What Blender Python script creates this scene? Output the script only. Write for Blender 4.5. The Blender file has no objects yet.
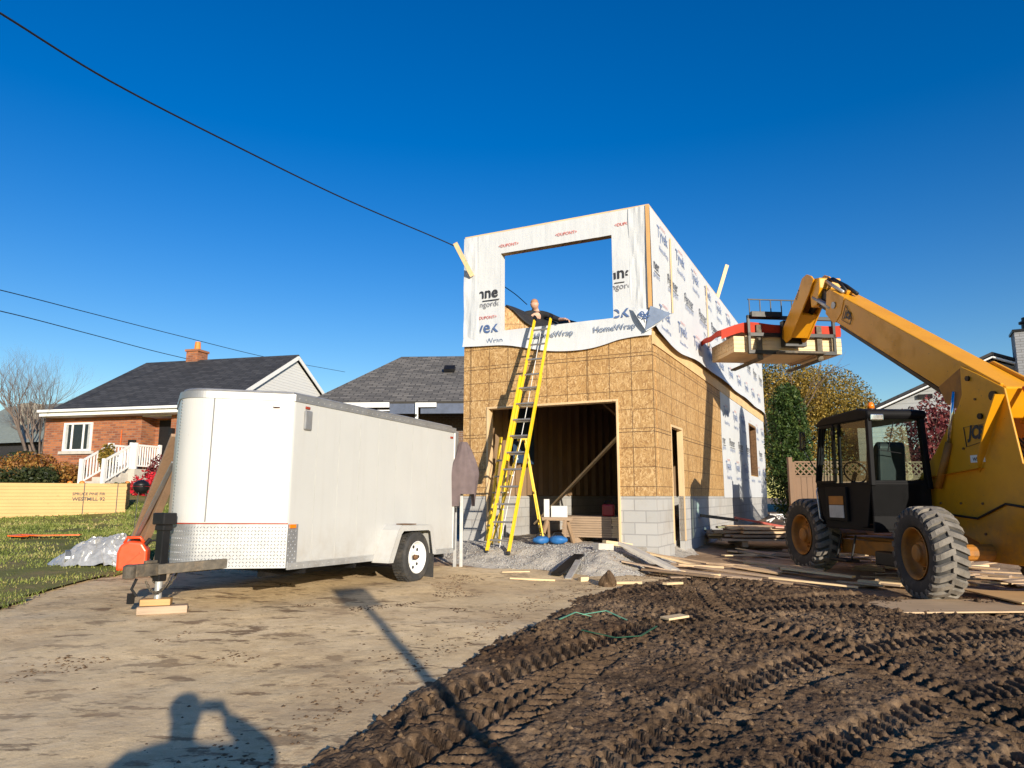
import bpy, math, random
import numpy as np
from mathutils import Vector, Matrix, Euler
random.seed(7)
RNG = np.random.default_rng(11)
S = bpy.context.scene
COL = S.collection
R = math.radians
rnd = random.uniform

# ------------------------------------------------------------------ camera maths
EYE, PITCH, FPX = 1.6, R(8.97), 710.0
def A(px, py, Y):
    """a point of the place that stands Y metres ahead of the photographer"""
    c, s = math.cos(PITCH), math.sin(PITCH)
    x = (px - 512) / FPX; u = (384 - py) / FPX
    k = Y / (c - u * s)
    return Vector((x * k, Y, EYE + (s + u * c) * k))

# ------------------------------------------------------------------ materials
class NT:
    def __init__(s, name):
        s.m = bpy.data.materials.new(name); s.m.use_nodes = True
        s.t = s.m.node_tree; s.n = s.t.nodes; s.l = s.t.links
        s.b = s.n['Principled BSDF']; s.out = s.n['Material Output']
        s._co = None
    def new(s, typ, **kw):
        n = s.n.new(typ)
        for k, v in kw.items(): setattr(n, k, v)
        return n
    def put(s, sock, v):
        if isinstance(v, (int, float)): sock.default_value = v
        elif isinstance(v, (tuple, list)):
            sock.default_value = tuple(v) + ((1,) if len(v) == 3 and sock.type == 'RGBA' else ())
        else: s.l.new(v, sock)
    def co(s):
        if s._co is None: s._co = s.new('ShaderNodeTexCoord').outputs['Object']
        return s._co
    def math(s, op, a, b=0.0, c=None, clamp=False):
        n = s.new('ShaderNodeMath', operation=op, use_clamp=clamp)
        s.put(n.inputs[0], a); s.put(n.inputs[1], b)
        if c is not None: s.put(n.inputs[2], c)
        return n.outputs[0]
    def xyz(s, v=None):
        n = s.new('ShaderNodeSeparateXYZ'); s.put(n.inputs[0], v or s.co()); return n.outputs
    def comb(s, x, y, z=0.0):
        n = s.new('ShaderNodeCombineXYZ'); s.put(n.inputs[0], x); s.put(n.inputs[1], y); s.put(n.inputs[2], z); return n.outputs[0]
    def mapv(s, v=None, scale=(1, 1, 1), rot=(0, 0, 0), loc=(0, 0, 0)):
        n = s.new('ShaderNodeMapping'); s.put(n.inputs[0], v or s.co())
        n.inputs['Scale'].default_value = scale; n.inputs['Rotation'].default_value = rot; n.inputs['Location'].default_value = loc
        return n.outputs[0]
    def noise(s, scale=5, detail=4, rough=0.55, v=None, dist=0.0, out=0):
        n = s.new('ShaderNodeTexNoise'); s.put(n.inputs['Vector'], v or s.co())
        n.inputs['Scale'].default_value = scale; n.inputs['Detail'].default_value = detail
        n.inputs['Roughness'].default_value = rough; n.inputs['Distortion'].default_value = dist
        return n.outputs[out]
    def vor(s, scale=5, v=None, feat='F1', out='Distance', rand=1.0):
        n = s.new('ShaderNodeTexVoronoi', feature=feat); s.put(n.inputs['Vector'], v or s.co())
        n.inputs['Scale'].default_value = scale; n.inputs['Randomness'].default_value = rand
        return n.outputs[out]
    def ramp(s, f, stops, interp='LINEAR'):
        n = s.new('ShaderNodeValToRGB'); s.put(n.inputs[0], f); cr = n.color_ramp; cr.interpolation = interp
        while len(cr.elements) < len(stops): cr.elements.new(0.5)
        for e, (p, c) in zip(cr.elements, stops):
            e.position = p; e.color = tuple(c) + (1,) if len(c) == 3 else c
        return n.outputs[0]
    def step(s, f, lo, hi):
        n = s.new('ShaderNodeMapRange'); n.clamp = True
        s.put(n.inputs[0], f); n.inputs[1].default_value = lo; n.inputs[2].default_value = hi
        return n.outputs[0]
    def mix(s, f, a, b, mode='MIX'):
        n = s.new('ShaderNodeMix', data_type='RGBA', blend_type=mode)
        s.put(n.inputs[0], f); s.put(n.inputs[6], a); s.put(n.inputs[7], b)
        return n.outputs[2]
    def bump(s, h, strength=0.3, dist=0.01, nrm=None):
        n = s.new('ShaderNodeBump'); n.inputs['Strength'].default_value = strength; n.inputs['Distance'].default_value = dist
        s.put(n.inputs['Height'], h)
        if nrm is not None: s.l.new(nrm, n.inputs['Normal'])
        s.l.new(n.outputs[0], s.b.inputs['Normal']); return n.outputs[0]
    def fin(s, col=None, rough=None, metal=None, spec=None):
        if col is not None: s.put(s.b.inputs['Base Color'], col)
        if rough is not None: s.put(s.b.inputs['Roughness'], rough)
        if metal is not None: s.put(s.b.inputs['Metallic'], metal)
        if spec is not None: s.put(s.b.inputs['Specular IOR Level'], spec)
        return s.m

def paint(name, col, rough=0.5, metal=0.0, var=0.18, scale=6, bump=0.0, dirt=None, dirt_amt=0.35, spec=None):
    """a slightly uneven, worn surface of one colour"""
    t = NT(name)
    f = t.noise(scale, 6, 0.6)
    lo = tuple(c * (1 - var) for c in col); hi = tuple(min(1, c * (1 + var)) for c in col)
    c = t.ramp(f, [(0.3, lo), (0.7, hi)])
    if dirt:
        g = t.step(t.noise(scale * 0.6, 8, 0.7), 0.5, 0.72)
        c = t.mix(t.math('MULTIPLY', g, dirt_amt), c, dirt)
    r = t.step(t.noise(scale * 2, 4, 0.6), -0.6, 1.6)
    rr = t.math('ADD', t.math('MULTIPLY', r, 0.3), max(0.02, rough - 0.15))
    if bump: t.bump(t.noise(scale * 8, 4, 0.6), bump, 0.01)
    return t.fin(c, rr, metal, spec)

def m_machine():
    """scratched, greasy machine paint with chips and mud thrown up from below"""
    t = NT('machine_yellow'); z = t.xyz()[2]
    c = t.ramp(t.noise(2.2, 6, .6), [(.3, (.63, .27, .006)), (.7, (.71, .32, .008))])
    g = t.step(t.noise(1.3, 8, .72), .50, .70); c = t.mix(t.math('MULTIPLY', g, .45), c, (.30, .15, .04))
    sc = t.step(t.noise(1.0, 4, .7, v=t.mapv(scale=(60, 7, 60))), .66, .70); c = t.mix(t.math('MULTIPLY', sc, .5), c, (.42, .26, .12))
    ch = t.step(t.noise(26, 5, .7), .66, .69); c = t.mix(t.math('MULTIPLY', ch, .8), c, (.10, .06, .04))
    low = t.math('MULTIPLY', t.step(z, 1.6, .3), t.step(t.noise(5, 8, .7), .35, .6)); c = t.mix(t.math('MULTIPLY', low, .7), c, (.16, .10, .06))
    t.bump(t.noise(3, 5), .12, .02)
    return t.fin(c, t.math('ADD', .36, t.math('MULTIPLY', g, .35)))

def m_trailer():
    t = NT('trailer_white')
    c = t.ramp(t.noise(1.6, 5, .6), [(.3, (.49, .49, .472)), (.7, (.52, .52, .50))])
    st = t.step(t.noise(1.0, 6, .65, v=t.mapv(scale=(9, 9, .5))), .53, .72); c = t.mix(t.math('MULTIPLY', st, .10), c, (.33, .30, .25))
    lo = t.math('MULTIPLY', t.step(t.xyz()[2], .5, .0), t.step(t.noise(6, 7, .7), .35, .65)); c = t.mix(t.math('MULTIPLY', lo, .35), c, (.30, .24, .17))
    sp_ = t.step(t.noise(42, 3, .6), .70, .73); c = t.mix(t.math('MULTIPLY', sp_, .35), c, (.22, .19, .15))
    t.bump(t.noise(1.8, 3), .10, .03)
    return t.fin(c, .34)

def m_osb():
    t = NT('osb_board'); x = t.xyz(); u = t.math('ADD', x[0], x[1]); p = t.comb(u, x[2], 0)
    cols = []
    for k, (ang, sx) in enumerate(((0.5, 1), (-0.75, 1), (1.5, 1))):
        v = t.mapv(t.mapv(p, rot=(0, 0, ang)), scale=(14, 56, 1), loc=(k * 3.1, k * 1.7, 0))
        cols.append(t.vor(1.0, v, out='Color'))
    s0 = t.xyz(cols[0]); s1 = t.xyz(cols[1]); s2 = t.xyz(cols[2])
    sel = t.step(s1[1], 0.5, 0.55)
    a = t.mix(sel, s0[0], s1[0]); a = t.mix(t.step(s2[1], 0.62, 0.66), a, s2[0])
    c = t.ramp(a, [(0, (0.31, 0.17, 0.065)), (0.3, (0.43, 0.255, 0.10)), (0.7, (0.51, 0.32, 0.135)), (1, (0.66, 0.455, 0.23))])
    big = t.noise(1.3, 3, 0.6)
    c = t.mix(t.step(big, 0.35, 0.75), c, t.mix(1.0, c, (0.86, 0.80, 0.70), 'MULTIPLY'))
    # printed stud lines and sheet joints
    def line(v, pitch, w):
        f = t.math('FRACT', t.math('ADD', t.math('DIVIDE', v, pitch), 100.0))
        return t.math('LESS_THAN', f, w / pitch)
    l = t.math('MAXIMUM', line(u, 0.4064, 0.014), line(x[2], 0.335, 0.013))
    brk = t.step(t.noise(7, 2, 0.5), 0.22, 0.36)
    l = t.math('MULTIPLY', t.math('MULTIPLY', l, brk), 0.75)
    j = t.math('MAXIMUM', line(t.math('ADD', u, 0.02), 1.2192, 0.010), line(t.math('ADD', x[2], 0.73), 1.34, 0.012))
    c = t.mix(t.math('MAXIMUM', l, j), c, (0.06, 0.03, 0.012))
    # drips and water marks
    st = t.step(t.noise(1.0, 5, 0.6, v=t.mapv(p, scale=(5, 0.8, 1))), 0.58, 0.75)
    c = t.mix(t.math('MULTIPLY', st, 0.3), c, (0.24, 0.13, 0.05))
    t.bump(t.math('SUBTRACT', a, j), 0.35, 0.004)
    return t.fin(c, 0.62)

def m_lumber(name='lumber_wood', base=(0.66, 0.47, 0.27), dark=0.72, axis=0, layers=None, grain=30, sat=None):
    t = NT(name); v = [3, 3, 3]; v[axis] = 0.18 
    mv = t.mapv(scale=tuple(v))
    w = t.noise(grain / 3, 6, 0.65, v=mv, dist=0.6)
    big = t.noise(2.2, 3)
    lo = tuple(c * dark for c in base)
    c = t.ramp(w, [(0.3, lo), (0.62, base)])
    c = t.mix(t.step(big, 0.3, 0.8), c, tuple(min(1, q * 1.12) for q in base))
    kn = t.step(t.vor(2.2, t.mapv(scale=tuple(0.6 if i == axis else 2.4 for i in range(3)))), 0.02, 0.06)
    c = t.mix(kn, (base[0] * .35, base[1] * .25, base[2] * .2), c)
    h = w
    if layers:
        x = t.xyz()
        f = t.math('FRACT', t.math('ADD', t.math('DIVIDE', x[2], layers), 50.0))
        l = t.math('LESS_THAN', f, 0.085)
        cell = t.math('FLOOR', t.math('DIVIDE', x[2], layers))
        wn = t.new('ShaderNodeTexWhiteNoise', noise_dimensions='1D'); t.put(wn.inputs['W'], cell)
        c = t.mix(t.math('MULTIPLY', wn.outputs[0], 0.3), c, tuple(q * .7 for q in base))
        c = t.mix(l, c, (base[0] * .3, base[1] * .24, base[2] * .18)); h = t.math('SUBTRACT', w, l)
    t.bump(h, 0.25, 0.004)
    return t.fin(c, 0.6)

def m_brick(name, c1, c2, mortar, bw, rh, ms=0.01, plane='uz', rough=0.85, bump=0.5, mixn=0.4, dirt=(0.1, 0.08, 0.06), damt=.25):
    t = NT(name); x = t.xyz()
    u = t.math('ADD', x[0], x[1]) if plane == 'uz' else x[0]
    p = t.comb(u, x[2] if plane == 'uz' else x[1], 0)
    n = t.new('ShaderNodeTexBrick'); n.inputs['Scale'].default_value = 1; n.offset = 0.5
    t.put(n.inputs['Vector'], p); t.put(n.inputs['Color1'], c1); t.put(n.inputs['Color2'], c2); t.put(n.inputs['Mortar'], mortar)
    n.inputs['Mortar Size'].default_value = ms; n.inputs['Brick Width'].default_value = bw; n.inputs['Row Height'].default_value = rh
    n.inputs['Mortar Smooth'].default_value = 0.2; n.inputs['Bias'].default_value = 0.0
    c = t.mix(t.math('MULTIPLY', t.noise(3, 5, .6), mixn), n.outputs[0], tuple((a + b) / 2 * .8 for a, b in zip(c1, c2)))
    c = t.mix(t.math('MULTIPLY', t.step(t.noise(1.1, 6, .7), .5, .75), damt), c, dirt)
    h = t.math('ADD', t.math('MULTIPLY', n.outputs[1], -1.0), t.math('MULTIPLY', t.noise(60, 3), 0.35))
    t.bump(h, bump, 0.006)
    return t.fin(c, rough)

def m_wrap(name='house_wrap', base=(0.62, 0.64, 0.66)):
    t = NT(name)
    f = t.noise(2.2, 6, .65)
    c = t.ramp(f, [(0.3, tuple(q * .93 for q in base)), (0.7, base)])
    fine = t.noise(160, 2, .5)
    c = t.mix(t.math('MULTIPLY', fine, .10), c, (0.5, 0.52, 0.55))
    h = t.math('ADD', t.noise(5, 5, .6, dist=1.2), t.math('MULTIPLY', t.noise(1.0, 4, .6, v=t.mapv(scale=(14, 14, 1.2))), .6))
    t.bump(h, 0.32, 0.02)
    return t.fin(c, 0.55, spec=.3)

def m_ground(name, stops, scale=1.2, bump=0.6, bscale=30, patch=None, rough=0.9, bdist=0.02, streak=None, spec=.12):
    t = NT(name)
    f = t.math('ADD', t.math('MULTIPLY', t.noise(scale, 8, .62), .6), t.math('MULTIPLY', t.noise(scale * 14, 6, .7), .4))
    c = t.ramp(f, stops)
    c = t.mix(t.math('MULTIPLY', t.step(t.noise(110, 3, .6), .4, .7), .35), c, t.mix(1.0, c, (.42, .38, .33), 'MULTIPLY'))
    if patch:
        for (sc, lo, hi, col, amt, sx) in patch:
            g = t.step(t.noise(sc, 7, .65, v=t.mapv(scale=sx)), lo, hi)
            c = t.mix(t.math('MULTIPLY', g, amt), c, col)
    h = t.math('ADD', t.noise(bscale, 6, .7), t.math('MULTIPLY', t.noise(bscale * .2, 5, .6), 1.5))
    t.bump(h, bump, bdist)
    return t.fin(c, rough, spec=spec)

def m_siding(name, col, pitch=0.12, horiz=True):
    t = NT(name); x = t.xyz()
    f = t.math('FRACT', t.math('ADD', t.math('DIVIDE', x[2], pitch), 50.0))
    l = t.math('LESS_THAN', f, 0.10)
    c = t.mix(t.math('MULTIPLY', t.noise(3, 5), .15), col, tuple(q * .6 for q in col))
    c = t.mix(t.math('MULTIPLY', l, .55), c, tuple(q * .35 for q in col))
    t.bump(f, .6, 0.012)
    return t.fin(c, .6)

def m_glass(name, tint, trans=0.7, rough=0.02):
    t = NT(name)
    tr = t.new('ShaderNodeBsdfTransparent'); t.put(tr.inputs[0], tint)
    gl = t.new('ShaderNodeBsdfGlossy'); gl.inputs['Roughness'].default_value = rough
    fr = t.new('ShaderNodeLayerWeight'); fr.inputs['Blend'].default_value = 0.25
    mx = t.new('ShaderNodeMixShader')
    t.put(mx.inputs[0], t.math('ADD', t.math('MULTIPLY', fr.outputs['Fresnel'], .3), 1 - trans - .28, clamp=True))
    t.l.new(tr.outputs[0], mx.inputs[1]); t.l.new(gl.outputs[0], mx.inputs[2]); t.l.new(mx.outputs[0], t.out.inputs[0])
    return t.m

def m_leaf(name, stops, tr=0.25):
    t = NT(name)
    at = t.new('ShaderNodeAttribute'); at.attribute_name = 'leafv'
    c = t.ramp(at.outputs['Fac'], stops)
    t.fin(c, .55, spec=.3)
    tl = t.new('ShaderNodeBsdfTranslucent'); t.l.new(c, tl.inputs[0])
    mx = t.new('ShaderNodeMixShader'); mx.inputs[0].default_value = tr
    t.l.new(t.b.outputs[0], mx.inputs[1]); t.l.new(tl.outputs[0], mx.inputs[2]); t.l.new(mx.outputs[0], t.out.inputs[0])
    return t.m

# ------------------------------------------------------------------ mesh builder
def cast(p): return Vector(p)
class MB:
    def __init__(s): s.v = []; s.f = []; s.mi = []; s.mats = []; s.cur = 0
    def mat(s, m):
        if m not in s.mats: s.mats.append(m)
        s.cur = s.mats.index(m); return s
    def add(s, vs, fs, M=None):
        b = len(s.v)
        for v in vs: s.v.append(tuple(M @ Vector(v)) if M is not None else tuple(v))
        for f in fs: s.f.append([b + i for i in f]); s.mi.append(s.cur)
        return s
    def box(s, lo, hi, M=None):
        x0, y0, z0 = lo; x1, y1, z1 = hi
        if x0 > x1: x0, x1 = x1, x0
        if y0 > y1: y0, y1 = y1, y0
        if z0 > z1: z0, z1 = z1, z0
        v = [(x0, y0, z0), (x1, y0, z0), (x1, y1, z0), (x0, y1, z0), (x0, y0, z1), (x1, y0, z1), (x1, y1, z1), (x0, y1, z1)]
        return s.add(v, [(0, 3, 2, 1), (4, 5, 6, 7), (0, 1, 5, 4), (1, 2, 6, 5), (2, 3, 7, 6), (3, 0, 4, 7)], M)
    def bar(s, p, q, w, h, up=(0, 0, 1)):
        p = cast(p); q = cast(q); d = (q - p); L = d.length; d.normalize()
        up = cast(up)
        if abs(d.dot(up.normalized())) > .98: up = Vector((1, 0, 0)) if abs(d.x) < .9 else Vector((0, 1, 0))
        a = d.cross(up).normalized(); b = a.cross(d).normalized()
        M = Matrix((a, d, b)).transposed().to_4x4(); M.translation = p
        return s.box((-w / 2, 0, -h / 2), (w / 2, L, h / 2), M)
    def prism(s, poly, lo, hi, ax='x', M=None):
        """poly in the two other axes, extruded along ax from lo to hi"""
        n = len(poly)
        def P(a, b, c):
            return {'x': (c, a, b), 'y': (a, c, b), 'z': (a, b, c)}[ax]
        v = [P(a, b, lo) for a, b in poly] + [P(a, b, hi) for a, b in poly]
        f = [tuple(range(n)), tuple(range(2 * n - 1, n - 1, -1))] + [(i, n + i, n + (i + 1) % n, (i + 1) % n) for i in range(n)]
        f = [tuple(reversed(q)) for q in f]
        return s.add(v, f, M)
    def tube(s, pts, r, n=8, caps=True):
        pts = [cast(p) for p in pts]; rs = r if isinstance(r, (list, tuple)) else [r] * len(pts)
        rings = []; pa = None
        for i, p in enumerate(pts):
            d = (pts[min(i + 1, len(pts) - 1)] - pts[max(i - 1, 0)]).normalized()
            if pa is None:
                pa = d.orthogonal().normalized()
            else:
                pa = (pa - d * pa.dot(d))
                pa = pa.normalized() if pa.length > 1e-6 else d.orthogonal().normalized()
            b = d.cross(pa)
            rings.append([p + (pa * math.cos(2 * math.pi * k / n) + b * math.sin(2 * math.pi * k / n)) * rs[i] for k in range(n)])
        v = [q for ring in rings for q in ring]; f = []
        for i in range(len(pts) - 1):
            for k in range(n):
                f.append((i * n + k, i * n + (k + 1) % n, (i + 1) * n + (k + 1) % n, (i + 1) * n + k))
        if caps: f.append(tuple(reversed(range(n)))); f.append(tuple((len(pts) - 1) * n + k for k in range(n)))
        return s.add(v, f)
    def lathe(s, prof, n=32, ax='x', M=None, closed=False, caps=True):
        """prof: list of (axial, radius)"""
        v = []
        for a, r in prof:
            for k in range(n):
                c, q = math.cos(2 * math.pi * k / n) * r, math.sin(2 * math.pi * k / n) * r
                v.append({'x': (a, c, q), 'y': (c, a, q), 'z': (c, q, a)}[ax])
        f = []; m = len(prof)
        for i in range(m if closed else m - 1):
            j = (i + 1) % m
            for k in range(n): f.append((i * n + k, j * n + k, j * n + (k + 1) % n, i * n + (k + 1) % n))
        if not closed and caps:
            f.append(tuple(range(n))); f.append(tuple(reversed([(m - 1) * n + k for k in range(n)])))
        return s.add(v, f, M)
    def quad(s, a, b, c, d): return s.add([a, b, c, d], [(0, 1, 2, 3)])
    def grid(s, fn, nu, nv):
        v = [fn(i / nu, j / nv) for j in range(nv + 1) for i in range(nu + 1)]
        f = [(j * (nu + 1) + i, j * (nu + 1) + i + 1, (j + 1) * (nu + 1) + i + 1, (j + 1) * (nu + 1) + i) for j in range(nv) for i in range(nu)]
        return s.add(v, f)
    def build(s, name, mat=None, parent=None, smooth=False, bevel=0, absz=True, seg=2, recalc=True):
        me = bpy.data.meshes.new(name)
        dz = -parent.location.z if (parent is not None and absz) else 0
        me.from_pydata([(a, b, c + dz) for a, b, c in s.v], [], s.f)
        if mat is not None and not s.mats: me.materials.append(mat)
        for m in s.mats: me.materials.append(m)
        if s.mats: me.polygons.foreach_set('material_index', s.mi)
        if smooth: me.polygons.foreach_set('use_smooth', [True] * len(s.f))
        if recalc:
            import bmesh
            bm = bmesh.new(); bm.from_mesh(me); bmesh.ops.recalc_face_normals(bm, faces=bm.faces); bm.to_mesh(me); bm.free()
        me.update()
        o = bpy.data.objects.new(name, me); COL.objects.link(o)
        if parent is not None: o.parent = parent
        if bevel:
            b = o.modifiers.new('bevel', 'BEVEL'); b.width = bevel; b.segments = seg; b.limit_method = 'ANGLE'; b.angle_limit = R(35)
        if smooth == 'auto' or (smooth and bevel):
            pass
        return o

def mesh_np(name, V, F, mat, parent=None, smooth=False, attr=None):
    """large quad/tri mesh straight from numpy arrays"""
    me = bpy.data.meshes.new(name)
    k = F.shape[1]
    me.vertices.add(len(V)); me.vertices.foreach_set('co', np.ascontiguousarray(V, dtype=np.float32).ravel())
    me.loops.add(F.size); me.loops.foreach_set('vertex_index', np.ascontiguousarray(F, dtype=np.int32).ravel())
    me.polygons.add(len(F)); me.polygons.foreach_set('loop_start', np.arange(0, F.size, k, dtype=np.int32))
    try: me.polygons.foreach_set('loop_total', np.full(len(F), k, dtype=np.int32))
    except Exception: pass
    if smooth: me.polygons.foreach_set('use_smooth', np.ones(len(F), dtype=bool))
    me.update(calc_edges=True)
    if attr is not None:
        a = me.attributes.new('leafv', 'FLOAT', 'POINT'); a.data.foreach_set('value', attr.astype(np.float32))
    me.materials.append(mat)
    o = bpy.data.objects.new(name, me); COL.objects.link(o)
    if parent is not None: o.parent = parent
    return o

def tag(o, label=None, cat=None, group=None, kind=None):
    if label: o['label'] = label
    if cat: o['category'] = cat
    if group: o['group'] = group
    if kind: o['kind'] = kind
    return o
def thing(name, label, cat, loc, rz=0.0, group=None, rx=0.0):
    o = bpy.data.objects.new(name, None); COL.objects.link(o); o.empty_display_size = .2
    o.location = loc; o.rotation_euler = (rx, 0, rz)
    return tag(o, label, cat, group)
def copy_tree(o, parent=None):
    c = o.copy(); COL.objects.link(c)
    if parent is not None: c.parent = parent
    for ch in list(KIDS.get(o.name, [])) or [q for q in o.children]: copy_tree(ch, c)
    return c
KIDS = {}

_tc = {}
def text_mesh(st, bold=0.0):
    if (st, bold) in _tc: return _tc[(st, bold)]
    cu = bpy.data.curves.new('t', 'FONT'); cu.body = st; cu.size = 1; cu.offset = bold; cu.resolution_u = 3
    o = bpy.data.objects.new('t', cu); COL.objects.link(o)
    bpy.context.view_layer.update()
    me = bpy.data.meshes.new_from_object(o.evaluated_get(bpy.context.evaluated_depsgraph_get()))
    r = ([tuple(v.co) for v in me.vertices], [tuple(p.vertices) for p in me.polygons])
    xs = [v[0] for v in r[0]] or [0, 1]; ys = [v[1] for v in r[0]] or [0, 1]
    bpy.data.objects.remove(o); bpy.data.curves.remove(cu); bpy.data.meshes.remove(me)
    _tc[(st, bold)] = (r, (min(xs), max(xs), min(ys), max(ys))); return _tc[(st, bold)]
def text(mb, st, org, xd, yd, width, mat, bold=0.0, hscale=None, clip=None):
    """flat lettering: org = lower left corner, width in metres"""
    (vs, fs), (x0, x1, y0, y1) = text_mesh(st, bold)
    k = width / (x1 - x0); ky = k if hscale is None else hscale
    org, xd, yd = Vector(org), Vector(xd), Vector(yd)
    mb.mat(mat)
    V = [((v[0] - x0) * k, (v[1] - y0) * ky) for v in vs]
    P = [org + xd * a + yd * b for a, b in V]
    if clip:
        fs = [f for f in fs if all(clip(P[i]) for i in f)]
    mb.add([tuple(p) for p in P], fs)

# ------------------------------------------------------------------ noise in numpy
def _hash(ix, iy, seed):
    h = (ix.astype(np.int64) * 374761393 + iy.astype(np.int64) * 668265263 + seed * 144269504) & 0xffffffff
    h = ((h ^ (h >> 13)) * 1274126177) & 0xffffffff
    return ((h ^ (h >> 16)) & 0xffffff) / float(0xffffff)
def vnoise(x, y, seed=0):
    xi = np.floor(x); yi = np.floor(y); fx = x - xi; fy = y - yi
    fx = fx * fx * (3 - 2 * fx); fy = fy * fy * (3 - 2 * fy)
    a = _hash(xi, yi, seed); b = _hash(xi + 1, yi, seed); c = _hash(xi, yi + 1, seed); d = _hash(xi + 1, yi + 1, seed)
    return (a * (1 - fx) + b * fx) * (1 - fy) + (c * (1 - fx) + d * fx) * fy
def fbm(x, y, oct=5, seed=0, rough=.55):
    s = 0; a = 1; t = 0
    for k in range(oct):
        s = s + a * (vnoise(x, y, seed + k) - .5); t += a; a *= rough; x = x * 2.03 + 17.3; y = y * 2.03 + 5.1
    return s / t * 2
def cellular(x, y, seed=0):
    xi = np.floor(x); yi = np.floor(y); best = np.full(np.shape(x), 9.0); val = np.zeros(np.shape(x))
    for dx in (-1, 0, 1):
        for dy in (-1, 0, 1):
            cx = xi + dx; cy = yi + dy
            px = cx + _hash(cx, cy, seed); py = cy + _hash(cx, cy, seed + 7)
            d = (px - x) ** 2 + (py - y) ** 2
            m = d < best; best = np.where(m, d, best); val = np.where(m, _hash(cx, cy, seed + 3), val)
    return np.sqrt(best), val

# ------------------------------------------------------------------ the lie of the land
GX = np.array([-60, -14, -6, -1.5, 1.5, 5, 10, 60.])
GY = np.array([-40, 0, 4.5, 7, 10, 12.5, 18, 26, 60, 400.])
GZ = np.array([
 [0, 0, 0, 0, 0, 0, 0, 0],
 [0, 0, 0, 0, 0, 0, 0, 0],
 [.35, .32, .27, .22, .17, .10, .08, .05],
 [.55, .50, .44, .40, .32, .20, .18, .15],
 [.70, .66, .58, .50, .43, .28, .26, .25],
 [.85, .75, .70, .60, .56, .38, .36, .35],
 [1.0, .90, .85, .85, .85, .70, .68, .60],
 [2.0, 1.95, 1.6, 1.3, 1.1, .95, .95, .9],
 [2.2, 2.2, 1.9, 1.6, 1.4, 1.3, 1.2, 1.2],
 [1.2, 1.2, 1.2, 1.2, 1.2, 1.2, 1.2, 1.2]])
def G(x, y):
    x = np.asarray(x, float); y = np.asarray(y, float)
    i = np.clip(np.searchsorted(GX, x) - 1, 0, len(GX) - 2); j = np.clip(np.searchsorted(GY, y) - 1, 0, len(GY) - 2)
    u = np.clip((x - GX[i]) / (GX[i + 1] - GX[i]), 0, 1); v = np.clip((y - GY[j]) / (GY[j + 1] - GY[j]), 0, 1)
    return (GZ[j, i] * (1 - u) + GZ[j, i + 1] * u) * (1 - v) + (GZ[j + 1, i] * (1 - u) + GZ[j + 1, i + 1] * u) * v
def g(x, y): return float(G(x, y))
def sheet(name, xs, ys, zf, mat, keep=None, smooth=True, kind='structure', label=None, cat=None):
    X, Y = np.meshgrid(xs, ys); Z = zf(X, Y)
    nx, ny = len(xs), len(ys)
    idx = np.arange(nx * ny).reshape(ny, nx)
    F = np.stack([idx[:-1, :-1], idx[:-1, 1:], idx[1:, 1:], idx[1:, :-1]], -1).reshape(-1, 4)
    V = np.stack([X, Y, Z], -1).reshape(-1, 3)
    if keep is not None:
        kf = keep(V[F].mean(1)); F = F[kf]
        used = np.unique(F); rem = -np.ones(len(V), int); rem[used] = np.arange(len(used)); V = V[used]; F = rem[F]
    o = mesh_np(name, V, F, mat, smooth=smooth)
    tag(o, label, cat, kind=kind); return o

# ================================================================== materials used
M = {}
M['osb'] = m_osb()
M['lumber'] = m_lumber('lumber_wood', (0.70, 0.50, 0.28), axis=2)
M['lumber_x'] = m_lumber('lumber_long', (0.72, 0.53, 0.30), axis=0)
M['lumber_stack'] = m_lumber('lumber_stack', (0.78, 0.62, 0.38), axis=0, layers=0.089, dark=.85)
M['lumber_stack2'] = m_lumber('lumber_layers', (0.62, 0.46, 0.27), axis=0, layers=0.04)
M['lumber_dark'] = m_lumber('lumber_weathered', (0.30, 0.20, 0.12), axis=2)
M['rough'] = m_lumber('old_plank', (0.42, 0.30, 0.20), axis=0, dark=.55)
M['ply'] = m_lumber('plywood', (0.55, 0.38, 0.22), axis=0, dark=.7)
M['cedar'] = m_lumber('cedar_board', (0.145, 0.072, 0.028), axis=2, dark=.75)
M['block'] = m_brick('concrete_block', (0.47, 0.46, 0.44), (0.40, 0.395, 0.38), (0.30, 0.295, 0.29), .4, .2, .010, mixn=.3, dirt=(.30, .24, .17), damt=.5)
M['brick'] = m_brick('red_brick', (0.47, 0.165, 0.06), (0.20, 0.06, 0.03), (0.26, 0.17, 0.12), .26, .09, .013)
M['brick2'] = m_brick('brown_brick', (0.20, 0.11, 0.07), (0.14, 0.075, 0.05), (0.22, 0.2, 0.18), .23, .08, .012)
M['shingle_dark'] = m_brick('charcoal_shingle', (0.026, 0.027, 0.030), (0.068, 0.068, 0.072), (0.010, 0.010, 0.012), .42, .20, .022, plane='xy', bump=.6, mixn=.3, damt=.0)
M['shingle_grey'] = m_brick('grey_shingle', (0.085, 0.080, 0.074), (0.23, 0.21, 0.185), (0.03, 0.028, 0.026), .42, .20, .022, plane='xy', bump=.6, mixn=.5, damt=.15)
M['wrap'] = m_wrap()
M['print_blue'] = paint('print_blue', (0.075, 0.135, 0.30), .6)
M['print_slate'] = paint('print_slate', (0.17, 0.22, 0.32), .6)
M['print_black'] = paint('print_black', (0.03, 0.03, 0.035), .6)
M['print_grey'] = paint('print_grey', (0.22, 0.22, 0.24), .6)
M['print_red'] = paint('print_red', (0.62, 0.16, 0.13), .6)
M['trailer_white'] = m_trailer()
M['rail_white'] = paint('rail_white', (0.40, 0.40, 0.385), .45, var=.08)
M['pb2'] = paint('pale_blue_print', (0.20, 0.26, 0.42), .6)  # paler print colours for the side walls, which are seen obliquely
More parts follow.
